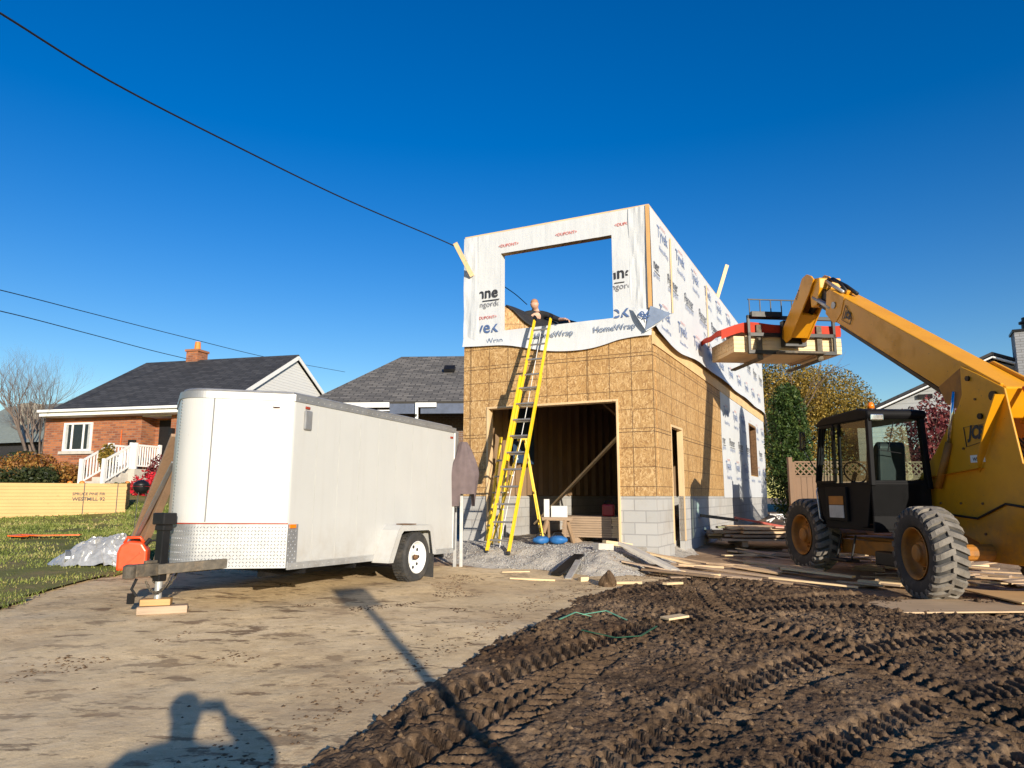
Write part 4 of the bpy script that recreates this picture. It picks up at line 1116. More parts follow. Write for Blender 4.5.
# chassis and axles
m = MB(); m.box((1.14, -.30, .76), (1.65, 3.25, .98)); m.box((.62, .55, .74), (1.13, 2.6, .96)); m.box((.45, .5, .70), (.62, 2.45, .92)); m.tube([(.3, .06, .865), (2.0, .06, .865)], .11, 12); m.tube([(.3, 2.95, .955), (2.0, 2.95, .955)], .11, 12)
m.box((.75, 3.2, .62), (1.6, 3.55, 1.15))
m.build('chassis', M['yellow_muddy'], TH, bevel=.015)
m = MB(); m.box((.30, .75, .60), (.62, 1.35, .80)); m.build('fuel_tank', M['black'], TH, bevel=.02)
m = MB(); m.bar((.2, 1.75, .62), (.2, 2.25, .62), .22, .03); m.bar((.2, 1.8, .62), (.3, 1.8, 1.0), .03, .03); m.bar((.2, 2.2, .62), (.3, 2.2, 1.0), .03, .03)
m.build('step', M['black'], TH, bevel=.01)
# tower plates: left one carries the emblem
tp = [(1.42, 1.80), (.95, 2.22), (.38, 2.86), (.30, 3.00), (.28, 3.40), (-.02, 3.24), (-.46, 2.98), (-.52, 2.60), (-.62, 2.0), (-.85, 1.9), (-.95, .95), (-.80, .74), (.12, .74), (.25, .98), (.60, 1.10), (.85, .80), (1.25, .80)]
hp('tower_plate', tp, 1.10, 1.13); hp('tower_plate', tp, 1.66, 1.69)
hp('tower_base', [(1.25, .85), (1.35, 1.4), (.7, 1.75), (-.7, 1.75), (-.85, .95)], 1.135, 1.655, M['yellow_muddy'])
# outward flange at the rear edge of the left plate
m = MB(); m.add([(1.10, -.44, 2.90), (1.10, -.02, 2.12), (1.09, .12, 1.92), (1.01, .02, 2.12), (.955, -.22, 2.52), (.96, -.44, 2.90)] + [(1.10, -.46, 2.89), (1.10, -.04, 2.11), (1.09, .10, 1.91), (1.01, .0, 2.11), (.955, -.24, 2.51), (.96, -.46, 2.89)],
    [(0, 1, 2, 3, 4, 5), (11, 10, 9, 8, 7, 6), (0, 5, 11, 6), (5, 4, 10, 11), (4, 3, 9, 10), (3, 2, 8, 9), (2, 1, 7, 8), (1, 0, 6, 7)]); m.build('rear_flange', Y_, TH)
m = MB(); m.add([(1.0, 1.40, 1.83), (1.10, 1.40, 1.83), (1.10, .0, 1.97), (1.0, .0, 1.97)], [(0, 1, 2, 3)]); m.bar((1.09, 1.35, 1.83), (1.09, .1, 1.98), .03, .014); m.build('weld_rib', Y_, TH)
for (y, z, r) in ((.14, 3.20, .035), (-.28, 2.90, .065), (-.02, 2.66, .04)):
    m = MB(); m.lathe([(1.07, r), (1.098, r)], 20, M=Matrix.Translation((0, y, z))); m.build('pivot_pin', M['black'], TH)
for y, z in ((.9, 1.5), (.5, 1.5), (.1, 1.5), (.9, 1.1), (.1, 1.1), (.35, 2.25), (.05, 2.9)):
    m = MB(); m.lathe([(1.083, .018), (1.099, .016)], 6, M=Matrix.Translation((0, y, z))); m.build('bolt', M['rust'], TH)
m = MB(); m.tube([(1.085, 1.2, 1.1), (1.075, .8, 1.35), (1.075, .2, 1.30), (1.08, -.3, 1.5), (1.085, -.7, 1.45)], .016, 8); m.build('hydraulic_hose', M['blackp'], TH, smooth=True)
# emblem and plate: "JCB" outlined in black, and a small white label
m = MB(); m.mat(M['print_black'])
ex, ez = Vector((0, -1, -.10)).normalized(), Vector((0, -.25, 1)).normalized(); o0 = Vector((1.094, .30, 2.30))
c4 = [o0 + ex * .02 + ez * -.03, o0 + ex * .36 + ez * .07, o0 + ex * .36 + ez * .30, o0 + ex * -.07 + ez * .24]
for a, b in zip(c4, c4[1:] + c4[:1]): m.bar(a, b, .004, .014, up=(1, 0, 0))
text(m, 'JCB', o0 + ex * .02 + ez * .03, ex, ez, .29, M['print_black'], .05, hscale=.24)
m.build('emblem', None, TH, recalc=False)
m = MB(); m.mat(M['white']).box((1.092, -.02, 2.05), (1.097, .24, 2.15)); 
text(m, 'WS', (1.0905, .20, 2.07), (0, -1, 0), (0, 0, 1), .10, M['print_black'], .03); m.build('decal', None, TH)
# engine housing on the right, radiator end
m = MB(); m.box((1.70, -.55, 1.05), (2.28, 1.85, 1.75)); m.build('engine_cover', Y_, TH, bevel=.05)
m = MB(); m.box((1.135, -.80, 1.76), (1.655, -.2, 1.82)); m.box((1.14, -.93, .95), (1.65, -.86, 1.75)); m.build('rear_deck', Y_, TH, bevel=.01)
m = MB()
for i in range(5): m.tube([(1.20 + i * .08, -.72, 1.82), (1.21 + i * .08, -.66, 2.02 + .03 * i), (1.23 + i * .07, -.45, 2.14), (1.24 + i * .07, -.2, 2.35)], .018, 8)
m.build('hydraulic_hoses', M['blackp'], TH, smooth=True)
m = MB(); m.tube([(1.4, -.62, 2.05), (1.4, -.55, 2.75)], .07, 16); m.tube([(1.4, -.55, 2.75), (1.4, -.45, 3.0)], .035, 12); m.build('tilt_ram', M['orange'], TH, smooth=True)
# cab
CX0, CX1, CY0, CY1, CZ0, CZR = .10, 1.02, .98, 2.42, 1.14, 2.84
bk = paint('cab_black', (0.008, 0.008, 0.009), .6, var=.3, spec=.12)
m = MB(); m.prism([(.98, 1.78), (1.15, 1.15), (1.6, 1.10), (1.62, 1.12), (2.24, 1.12), (2.36, 1.30), (2.46, 1.76)], CX0, CX0 + .03, 'x')   # lower left side
m.build('lower_panel', bk, TH, bevel=.01)
m = MB(); m.prism([(.86, .98), (CX0, .98), (CX0, 1.02), (.86, 1.02)], 1.08, 1.80, 'z'); m.prism([(.98, 1.30), (.98, 1.78), (1.02, 1.78), (1.02, 1.30)], CX0, CX1, 'x'); m.box((CX0, .98, 1.10), (CX1, 2.3, 1.14))
m.prism([(2.36, 1.15), (2.46, 1.76), (2.50, 1.76), (2.40, 1.15)], CX0, CX1, 'x')
m.box((CX1 - .03, 1.02, 1.14), (CX1, 2.40, 1.8)); m.build('cab_shell', bk, TH, bevel=.012)
# pillars
def pil(a, b, w=.06, name='cab_pillar'):
    m = MB(); m.bar(a, b, w, w * .9); return m.build(name, bk, TH, bevel=.01)
pil((CX0 + .02, .99, 1.75), (CX0 + .05, 1.02, 2.80), .075); pil((CX1 - .02, .99, 1.70), (CX1 - .05, 1.02, 2.80), .085)
pil((CX0 + .02, 2.46, 1.72), (CX0 + .06, 2.26, 2.78), .07); pil((CX1 - .02, 2.46, 1.72), (CX1 - .06, 2.26, 2.78), .07)
pil((CX0 + .02, 1.80, 1.72), (CX0 + .04, 1.78, 2.80), .05); pil((CX0 + .02, .99, 1.78), (CX0 + .02, 2.46, 1.78), .05); pil((CX0 + .02, 1.02, 1.80), (CX1, 1.02, 1.80), .06); pil((CX0, 2.46, 1.76), (CX1, 2.46, 1.76), .05)
m = MB(); m.prism([(.93, 2.78), (.95, 2.85), (1.2, 2.90), (2.2, 2.86), (2.40, 2.78), (2.38, 2.72), (.98, 2.72)], CX0 - .01, CX1 + .01, 'x'); m.build('cab_roof', bk, TH, bevel=.03, seg=3)
m = MB(); m.tube([(.07, 2.30, 1.2), (.03, 2.32, 1.25), (.03, 2.38, 1.68), (.07, 2.40, 1.74)], .012, 8); m.build('grab_handle', M['galv'], TH, smooth=True)
for zz in (1.95, 2.55):
    m = MB(); m.box((.04, 1.80, zz), (.085, 1.88, zz + .07)); m.build('hinge', M['blackp'], TH, bevel=.005)
m = MB(); m.box((.14, .93, 2.70), (.34, .985, 2.79)); m.build('work_light', M['silver'], TH, bevel=.01)
# glass
def pane(name, pts, mat=M['cabglass']):
    m = MB(); m.add(pts, [tuple(range(len(pts)))]); return m.build(name, mat, TH)
pane('rear_window', [(CX0 + .06, 1.005, 1.83), (CX1 - .06, 1.005, 1.83), (CX1 - .08, 1.02, 2.72), (CX0 + .08, 1.02, 2.72)])
pane('windscreen', [(CX0 + .05, 2.46, 1.80), (CX1 - .05, 2.46, 1.80), (CX1 - .08, 2.28, 2.74), (CX0 + .08, 2.28, 2.74)])
pane('side_window', [(CX0 + .02, 1.06, 1.82), (CX0 + .02, 1.76, 1.82), (CX0 + .04, 1.74, 2.74), (CX0 + .05, 1.06, 2.74)], M['cabglass2'])
pane('side_window', [(CX1 - .02, 1.06, 1.82), (CX1 - .02, 2.40, 1.82), (CX1 - .05, 2.26, 2.74), (CX1 - .05, 1.06, 2.74)])
# upper half door swung back along the side: frame with bars
m = MB()
for a, b in (((.06, 1.84, 1.82), (.06, 2.40, 1.82)), ((.06, 1.84, 1.82), (.08, 1.84, 2.70)), ((.06, 2.40, 1.82), (.08, 2.24, 2.70)), ((.08, 1.84, 2.70), (.08, 2.24, 2.70))): m.bar(a, b, .035, .04)
dr = m.build('cab_door', bk, TH, bevel=.006)
m = MB()
for i in range(5): m.tube([(.07, 1.92 + i * .09, 1.84), (.08, 1.90 + i * .075, 2.68)], .007, 6)
m.build('guard_bars', bk, dr, absz=False) if False else m.build('guard_bars', bk, TH)
m = MB(); m.box((.055, 1.58, 1.22), (.10, 2.16, 1.74)); m.build('door_panel', bk, TH, bevel=.015)
m = MB(); m.mat(M['curtain']).box((.048, 1.66, 1.27), (.056, 2.06, 1.46)); m.mat(M['yellow_muddy']).box((.048, 1.66, 1.47), (.056, 2.06, 1.60)); m.build('warning_decal', None, TH)
# beacon, mirror, work lights, wiper
m = MB(); m.lathe([(2.86, .055), (2.895, .055)], 16, ax='z', M=Matrix.Translation((.30, 1.16, 0))); bc = m.build('beacon_base', M['blackp'], TH)
m = MB(); m.lathe([(2.895, .05), (2.95, .048), (2.985, .035), (2.995, .005)], 18, ax='z', M=Matrix.Translation((.30, 1.16, 0))); m.build('beacon', M['amber'], TH, smooth=True)
m = MB(); m.box((-.12, 2.52, 2.36), (-.02, 2.56, 2.66)); m.bar((-.07, 2.55, 2.45), (.10, 2.44, 2.55), .02, .02); m.bar((-.07, 2.55, 2.38), (.10, 2.46, 2.0), .02, .02); mr = m.build('mirror', M['blackp'], TH, bevel=.02)
m = MB(); m.box((-.11, 2.512, 2.38), (-.03, 2.519, 2.64)); m.build('mirror_glass', M['silver'], TH)
m = MB(); m.bar((.52, .99, 2.68), (.40, .985, 2.25), .012, .01); m.bar((.25, .985, 2.27), (.60, .985, 2.22), .012, .01); m.build('wiper', bk, TH)
# seat, steering wheel inside
m = MB(); m.box((.34, 1.35, 1.30), (.82, 1.85, 1.62)); m.prism([(1.20, 1.55), (1.14, 2.35), (1.20, 2.42), (1.30, 2.35), (1.38, 1.60)], .36, .80, 'x'); m.build('seat', M['blackp'], TH, bevel=.05, seg=3)
m = MB(); m.tube([(.57 + .19 * math.cos(a), 2.12 + .06 * math.sin(a), 1.98 + .17 * math.sin(a)) for a in [k * math.pi / 10 for k in range(21)]], .014, 8, caps=False); m.bar((.57, 2.12, 1.98), (.57, 2.36, 1.55), .05, .05); m.box((.25, 2.28, 1.30), (.9, 2.44, 1.72)); m.build('steering_wheel', M['blackp'], TH, bevel=.004)
# boom
bx0, bx1 = 1.18, 1.61
P0 = Vector((0, -.35, 2.62)); ang = math.atan2(5.36 - 3.54, 3.34 - .38)
bd = Vector((0, math.cos(ang), math.sin(ang))); bn = Vector((0, -math.sin(ang), math.cos(ang)))
top0 = Vector((0, .38, 3.54)); 
def BP(x, s, h):            # s along the boom from a point above the pivot, h from the top edge (negative downward)
    p = top0 + bd * s + bn * h; return (x, p.y, p.z)
def bpoly(pts): return [(BP(0, s, h)[1], BP(0, s, h)[2]) for s, h in pts]
hp('boom', bpoly([(-.95, -.05), (3.25, 0), (3.62, .0), (3.66, -.05), (3.52, -.42), (3.40, -.50), (2.9, -.50), (-.2, -.55), (-.95, -.50)]), bx0, bx1, bevel=.02)
hp('boom_head_plate', bpoly([(3.12, .003), (3.66, .012), (3.74, -.06), (3.60, -.45), (3.30, -.53), (3.2, -.50), (3.10, -.3)]), bx0 - .012, bx0 - .001, bevel=.004)
m = MB(); m.bar(BP(1.40, 3.35, .035), BP(1.40, 3.62, .035), .12, .07); m.build('boom_lug', Y_, TH, bevel=.01)
m = MB(); m.bar(BP(bx0 + .05, -.1, -.60), BP(bx0 + .05, 3.1, -.53), .05, .06); m.bar(BP(bx0 + .14, -.1, -.60), BP(bx0 + .14, 3.1, -.53), .04, .04); m.build('boom_pipes', M['black'], TH)
hp('boom_doubler', bpoly([(-.9, -.02), (-.08, -.01), (.0, -.1), (.02, -.36), (-.20, -.60), (-.9, -.6)]), bx0 - .05, bx0 - .002, bevel=.01)
hp('boom_doubler', bpoly([(-.9, .0), (-.10, .0), (.0, -.1), (.0, -.36), (-.20, -.60), (-.9, -.6)]), bx1 + .002, bx1 + .05, bevel=.01)
# hexagonal reinforcement under the side of the boom
hp('stiffener', bpoly([(-.16, -.10), (.12, -.50), (-.12, -.66), (-.52, -.62), (-.36, -.26)]), bx0 - .075, bx0 - .052, M['yellow_muddy'], bevel=.006)
# lift ram in polished steel
m = MB(); m.tube([(1.08, .60, 2.35), (1.10, .43, 3.06)], .028, 14); m.build('ram_rod', M['silver'], TH, smooth=True)
m = MB(); m.tube([(1.03, .85, 1.72), (1.08, .60, 2.35)], .05, 14); m.build('ram_barrel', M['yellow_muddy'], TH, smooth=True)
m = MB(); m.mat(M['print_black'])
o0 = Vector(BP(bx0 - .016, 2.98, -.36)); xd = -bd * 1.0; xd = Vector((0, -bd.y, -bd.z)); zd = Vector((0, -bn.y * -1, bn.z))
zd = bn.copy()
q = [o0 + xd * -.03 + zd * -.03, o0 + xd * .24 + zd * -.03, o0 + xd * .26 + zd * .10, o0 + xd * -.03 + zd * .25]
for a, b in zip(q, q[1:] + q[:1]): m.bar(a, b, .004, .012, up=(1, 0, 0))
text(m, 'JCB', o0, xd, zd, .21, M['print_black'], .05, hscale=.17)
m.build('emblem', None, TH, recalc=False)
m = MB(); m.lathe([(bx0 - .035, .065), (bx0 - .012, .065)], 20, M=Matrix.Translation((0, BP(0, 3.38, -.22)[1], BP(0, 3.38, -.22)[2]))); m.build('boom_pin', M['alu_dull'], TH)
# inner section, knuckle, jib plates
hp('inner_boom', bpoly([(3.60, -.08), (4.25, -.08), (4.25, -.44), (3.50, -.44)]), 1.24, 1.55, M['black'], bevel=.02)
m = MB(); m.tube([BP(1.21, 3.5, -.32), BP(1.21, 4.2, -.30)], .05, 14); m.tube([BP(1.30, 3.4, .03), BP(1.32, 4.15, .06)], .035, 12); m.build('hose_guide', M['alu_dull'], TH, smooth=True)
m = MB(); m.tube([BP(1.45, 3.2, .06), BP(1.45, 3.6, .10), BP(1.42, 4.05, .12), BP(1.40, 4.3, .0)], .035, 10); m.tube([BP(1.36, 3.4, .05), BP(1.36, 3.7, .14), BP(1.36, 4.1, .10)], .03, 10); m.build('boom_hoses', M['blackp'], TH, smooth=True)
def jp(pts): return [(y, z) for y, z in pts]
KN = bpoly([(4.12, .12), (4.32, .05), (4.30, -.3), (4.16, -.5), (3.98, -.40), (4.02, -.05)])
hp('knuckle', KN, 1.17, 1.62, bevel=.02)
jib = [(4.04, 5.90), (4.20, 5.98), (4.38, 5.95), (4.52, 5.78), (5.30, 5.12), (5.34, 4.92), (5.18, 4.80), (5.0, 4.84), (4.55, 5.22), (4.33, 5.42), (4.12, 5.60), (3.95, 5.80)]
hp('jib_plate', jib, 1.12, 1.155, bevel=.008); hp('jib_plate', jib, 1.50, 1.535, bevel=.008)
hp('jib_web', [(4.30, 5.90), (4.48, 5.74), (5.22, 5.12), (5.15, 5.04), (4.45, 5.66), (4.22, 5.84)], 1.16, 1.495, bevel=.006)
hp('jib_web', [(4.98, 4.86), (4.55, 5.24), (4.60, 5.30), (5.05, 4.94)], 1.16, 1.495, bevel=.004)
m = MB(); m.tube([(1.39, 4.10, 5.62), (1.39, 4.60, 5.30)], .055, 14); m.build('crowd_ram', M['black'], TH, smooth=True)
m = MB(); m.tube([(1.39, 4.60, 5.30), (1.39, 5.15, 4.94)], .03, 12); m.build('crowd_rod', M['silver'], TH, smooth=True)
text_m = MB(); text(text_m, '520-4', (1.118, 4.62, 5.56), (0, -.62, .78), (0, .78, .62), .22, M['print_black'], .02); text_m.build('decal', None, TH, recalc=False)
# carriage and forks
m = MB()
m.box((.40, 5.40, 4.98), (2.38, 5.46, 5.06)); m.box((.40, 5.40, 5.36), (2.38, 5.46, 5.44)); m.box((.40, 5.40, 4.66), (.46, 5.46, 5.44)); m.box((2.32, 5.40, 4.66), (2.38, 5.46, 5.44)); m.box((.40, 5.40, 4.60), (2.38, 5.46, 4.68))
for x in (.46, .7, .94, 1.18, 1.42, 1.66): m.box((x, 5.415, 5.44), (x + .022, 5.435, 5.80))
m.box((.44, 5.41, 5.78), (1.72, 5.44, 5.805)); m.box((.46, 5.30, 5.38), (1.12, 5.40, 5.50)); m.box((1.12, 5.24, 4.74), (1.62, 5.40, 5.30))
m.build('carriage', M['black'], TH, bevel=.004)
for x in (.62, 1.98):
    m = MB(); m.box((x, 5.465, 4.50), (x + .12, 5.515, 5.25)); m.box((x, 5.465, 4.485), (x + .12, 6.90, 4.525)); m.build('fork', M['muddy'], TH, bevel=.006)
m = MB(); m.box((1.0, 5.26, 4.60), (2.05, 5.40, 4.64)); m.build('fork_bar', M['muddy'], TH)
# the load on the forks
def TP(x, y, z):
    v = Matrix.Rotation(R(6), 4, 'Z') @ Vector((x, y, 0)); return Vector((5.21 + v.x, 9.4 + v.y, z))
LD = thing('lumber_bundle', 'bundle of pale lumber carried on the raised forks beside the wrapped wall', 'lumber', TP(.13, 5.53, 4.60), R(6))
m = MB()
for r_ in range(4):
    for j in range(9):
        y0 = .0 + j * .137; m.box((rnd(-.004, .004), y0 + .002, .05 + r_ * .088), (2.44 + rnd(-.004, .004), y0 + .134, .05 + r_ * .088 + .084))
m.build('boards', M['lumber_x'], LD, absz=False, bevel=.003)
for x in (.75, 1.85):
    m = MB(); m.box((x, .0, .0), (x + .09, 1.22, .048)); m.build('bearer', M['rough'], LD, absz=False)
RT = thing('red_tarp', 'bright red tarpaulin lying over the lumber on the raised forks', 'tarpaulin', TP(.13, 5.53, 5.01), R(6))
m = MB()
def rt(u, v):
    x = -.02 + 2.46 * u; y = .0 + 1.2 * v; z = .27 + .02 * math.sin(x * 5) + .015 * math.sin(y * 9 + x * 3)
    if u < .14: k = (.14 - u) / .14; x -= .26 * k; z -= .16 * k ** 1.3
    return (x, y, z)
m.grid(rt, 28, 10)
m.grid(lambda u, v: (rt(u, 0)[0], -.012 - .02 * v * math.sin(u * 30), rt(u, 0)[2] - v * (.25 if u > .14 else .20)), 28, 3)
m.grid(lambda u, v: (rt(0, v)[0] - .01, rt(0, v)[1], rt(0, v)[2] - u * .12), 3, 10)
m.grid(lambda u, v: (rt(1, v)[0] + .01, rt(1, v)[1], rt(1, v)[2] - u * .2), 3, 10)
o = m.build('sheet', M['red'], RT, absz=False, recalc=False); so = o.modifiers.new('s', 'SOLIDIFY'); so.thickness = .008
m = MB(); m.box((.3, .1, .0), (2.40, 1.1, .23)); m.build('packed_boards', M['ply'], RT, absz=False)

# ================================================================== neighbouring houses
def roof_slab(name, pts, th, mat, parent, loc, rot):
    """pts: plan in the slab's own plane; rot brings it into place"""
    m = MB(); m.prism(pts, -th, 0, 'z'); o = m.build(name, mat, parent, absz=False); o.location = loc; o.rotation_euler = rot; return o
def mkwin(parent, x0, x1, z0, z1, y, mull=(.3, .7), sill=True, mat='white', curt=True):
    """a window in a wall facing -y"""
    m = MB(); fr = .07; d = .05
    m.box((x0, y - d, z0), (x0 + fr, y + .02, z1)); m.box((x1 - fr, y - d, z0), (x1, y + .02, z1)); m.box((x0 + fr, y - d, z0), (x1 - fr, y + .02, z0 + fr)); m.box((x0 + fr, y - d, z1 - fr), (x1 - fr, y + .02, z1))
    for q in mull: xx = x0 + (x1 - x0) * q; m.box((xx - .04, y - d + .01, z0 + fr), (xx + .04, y + .02, z1 - fr))
    w = m.build('window', M[mat], parent)
    m = MB(); m.box((x0 + fr, y - .02, z0 + fr), (x1 - fr, y - .008, z1 - fr)); gl_ = m.build('pane', M['darkglass'], parent); gl_.parent = w
    if curt:
        m = MB(); ww = x1 - x0; m.box((x0 + fr, y - .026, z0 + fr), (x0 + ww * .15, y - .021, z1 - fr)); c = m.build('curtain', M['curtain'], parent); c.parent = w; m = MB(); m.box((x1 - ww * .15, y - .026, z0 + fr), (x1 - fr, y - .021, z1 - fr)); c = m.build('curtain', M['curtain'], parent); c.parent = w
    if sill:
        m = MB(); m.box((x0 - .12, y - .10, z0 - .12), (x1 + .12, y + .02, z0 - .01)); c = m.build('sill', M['stone'], parent); c.parent = w
    return w
# --- red brick bungalow on the left
BX, BY, BZ = -10.65, 26.0, 1.45
BR = thing('brick_bungalow', 'red brick bungalow with charcoal roof and white railed steps behind the stacked lumber', 'house', (BX, BY, BZ), -R(14))
# local: x to the right along the front (negative = left), y to the rear
ev, dep, ridge_h = 4.88, 9.6, 7.62
m = MB(); m.box((-8.0, 0, BZ - .6), (-3.5, dep, ev)); m.box((-3.5, .75, BZ - .6), (-2.2, dep, ev)); m.box((-2.2, 0, BZ - .6), (0, dep, ev)); wl_ = m.build('wall', M['brick'], BR)
m = MB(); m.box((-3.5, .0, ev - .3), (-2.2, .75, ev)); m.build('porch_soffit', M['white'], BR)
th = math.atan2(ridge_h - ev, dep / 2); sl = (dep / 2 + .45) / math.cos(th)
roof_slab('roof', [(-7.78, 0), (.12, 0), (.12, sl), (-7.78, sl)], .10, M['shingle_dark'], BR, (0, -.45, ev - .45 * math.tan(th) + .12 - BZ), (th, 0, 0))
roof_slab('roof', [(-7.78, 0), (.12, 0), (.12, sl), (-7.78, sl)], .10, M['shingle_dark'], BR, (-7.66, dep + .45, ev - .45 * math.tan(th) + .12 - BZ), (th, 0, math.pi))
for x in (-8.0, -.13):
    m = MB(); m.prism([(0.05, ev), (dep - .05, ev), (dep / 2, ridge_h - .12)], x, x + .12, 'x'); m.build('gable', M['white_siding'], BR)
m = MB(); m.box((-7.75, -.56, ev - .24), (.14, -.44, ev - .05)); m.box((-7.75, -.44, ev - .26), (.14, .0, ev - .22)); m.bar((.13, -.45, ev - .2), (.13, dep / 2, ridge_h - .02), .03, .16); m.bar((.13, dep + .45, ev - .2), (.13, dep / 2, ridge_h - .02), .03, .16); m.build('eaves', M['white'], BR)
m = MB(); m.box((-7.75, -.68, ev - .10), (.18, -.565, ev + .0)); m.box((-.02, -.66, BZ - .3), (.07, -.57, ev - .1)); m.build('gutter', M['white'], BR, bevel=.01)
mkwin(BR, -7.05, -5.72, 3.32, 4.42, 0); mkwin(BR, -1.15, -.20, 3.25, 4.40, 0, mull=(.5,))
m = MB(); m.box((-.30, dep * .46, 6.6), (-3.9 + 3.0, dep * .46 + .7, 8.15)); ch = m.build('chimney', M['brick'], BR); 
ch.data.transform(Matrix.Translation((-4.6, .2, 0)))
m = MB(); m.box((-5.55, dep * .46 + .15, 8.12), (-4.85, dep * .46 + .95, 8.22)); c = m.build('chimney_cap', M['brick'], BR)
m = MB(); m.lathe([(8.22, .15), (8.62, .12)], 14, ax='z', M=Matrix.Translation((-5.2, dep * .46 + .55, 0))); c = m.build('chimney_pot', M['terra'], BR)
# porch slab, steps, railings, door
m = MB(); m.box((-3.6, -1.4, BZ - .4), (-2.4, 0, 2.55)); m.box((-3.5, 0, BZ - .4), (-2.2, .75, 2.55))
for i in range(3): m.box((-3.5, -2.45 + i * .35, BZ - .4), (-2.66, -2.10 + i * .35, 2.10 + i * .15))
m.build('porch_steps', M['stone'], BR)
m = MB(); m.box((-3.3, .70, 2.56), (-2.4, .745, 4.5)); m.build('front_door', M['blackp'], BR)
def railing(a, b, h=.85, parent=BR, n=8):
    a, b = Vector(a), Vector(b); m = MB(); U = Vector((0, 0, 1))
    for p in (a, b): m.box((p.x - .05, p.y - .05, p.z), (p.x + .05, p.y + .05, p.z + h + .08))
    m.bar(a + U * h, b + U * h, .05, .07); m.bar(a + U * .12, b + U * .12, .04, .05)
    for i in range(1, n): p = a.lerp(b, i / n); m.box((p.x - .018, p.y - .018, p.z + .12), (p.x + .018, p.y + .018, p.z + h))
    return m.build('railing', M['white'], parent)
railing((-3.55, -2.55, 1.93), (-3.55, -1.38, 2.55), n=9); railing((-2.62, -2.55, 1.93), (-2.62, -1.38, 2.55), n=9); railing((-2.56, -1.25, 2.55), (-2.56, -.06, 2.55), n=10); railing((-3.55, -1.28, 2.55), (-3.55, -.06, 2.55), n=8)
m = MB(); m.box((-3.95, -.12, 3.35), (-3.68, -.0, 3.70)); m.build('mailbox', M['blackp'], BR)
m = MB(); m.tube([(-4.35, -.04, 2.2), (-4.35, -.04, 4.1)], .015); m.build('downpipe', M['orange'], BR)
m = MB(); m.box((-2.15, -.16, 3.85), (-2.0, 0.0, 4.1)); m.build('wall_lamp', M['blackp'], BR)
bpy.context.view_layer.update()
def BW(x, y, z): return BR.matrix_world @ Vector((x, y, z - BZ))
for i, (x, y, lab) in enumerate(((-3.75, -2.75, 'orange pumpkin at the foot of the white railed steps, leftmost of three'), (-3.25, -2.75, 'orange pumpkin beside the white newel post, middle of three'), (-2.2, -1.9, 'orange pumpkin in front of the porch slab, rightmost of three'))):
    m = MB(); m.grid(lambda u, v: ((.13 + .012 * abs(math.sin(u * 6 * math.pi))) * math.cos(u * 6.2832) * math.sin(.05 + v * 3.04), (.13 + .012 * abs(math.sin(u * 6 * math.pi))) * math.sin(u * 6.2832) * math.sin(.05 + v * 3.04), .11 * (1 - math.cos(.05 + v * 3.04))), 36, 10)
    o = m.build('pumpkin', M['terra'], smooth=True); p = BW(x, y, 0); o.location = (p.x, p.y, 1.98); o.scale = (.6, .6, .6); tag(o, lab, 'pumpkin')
# --- grey roofed house beyond the addition
GXo, GYo = -6.95, 26.0
GH = thing('grey_roofed_house', 'low brown brick house with grey shingled roof between the trailer and the addition', 'house', (GXo, GYo, 1.3), -R(3))
ev2 = 4.93; hw = 11.0; dp2 = 10.4; rh2 = 7.72
m = MB(); m.box((.4, 1.1, .9), (hw, dp2, ev2)); m.build('wall', M['brick2'], GH)
th2 = math.atan2(rh2 - ev2, dp2 / 2 + .6); L2 = math.hypot(rh2 - ev2, dp2 / 2 + .6)
roof_slab('roof', [(-.45, 0), (hw, 0), (hw, L2), (1.75, L2)], .12, M['shingle_grey'], GH, (0, -.6, ev2 - 1.3 + .02), (th2, 0, 0))
m = MB(); m.add([(-.45, -.6, ev2), (1.75, dp2 / 2, rh2 - .003), (1.75, dp2 / 2 + .01, rh2 - .003), (-.45, dp2 + .6, ev2)], [(0, 1, 2, 3)]); m.add([(-.45, dp2 + .6, ev2), (1.75, dp2 / 2, rh2), (hw, dp2 / 2, rh2), (hw, dp2 + .6, ev2)], [(0, 1, 2, 3)]); m.build('hip', M['shingle_grey'], GH)
m = MB(); m.box((-.48, -.70, ev2 - .20), (2.6, -.62, ev2 - .02)); m.box((-.44, -.62, ev2 - .32), (2.6, .0, ev2 - .28)); m.build('eaves', M['white'], GH)
m = MB(); m.box((3.55, -.72, ev2 - .20), (4.3, -.64, ev2 - .04)); m.box((3.55, -.72, ev2 - .45), (3.65, -.64, ev2 - .20)); m.build('porch_bracket', M['white'], GH)
m = MB(); m.box((2.6, -.60, ev2 - .42), (3.55, -.54, ev2 - .06)); m.box((3.72, -.60, ev2 - .42), (hw, -.54, ev2 - .06)); m.build('shaded_fascia', paint('shaded_trim', (.08, .10, .15)), GH)  # dark blue grey colour paints shade onto the fascia
m = MB(); m.box((3.5, -.45, 1.2), (3.6, -.35, ev2 - .25)); m.build('porch_post', M['white'], GH)
m = MB(); m.box((-.4, -.45, 1.2), (-.3, -.35, ev2 - .25)); m.build('porch_post', M['white'], GH)
m = MB(); m.box((.9, 1.06, 2.6), (2.5, 1.10, 4.2)); m.build('window', M['darkglass'], GH)
Mx = Matrix.Translation((4.25, -.6, ev2)) @ Matrix.Rotation(th2, 4, 'X') @ Matrix.Translation((0, 3.9, .06)); m = MB(); m.prism([(-.18, 0), (.18, 0), (.13, .20), (-.18, .13)], -.22, .22, 'x', M=Mx); m.build('roof_vent', M['black'], GH)
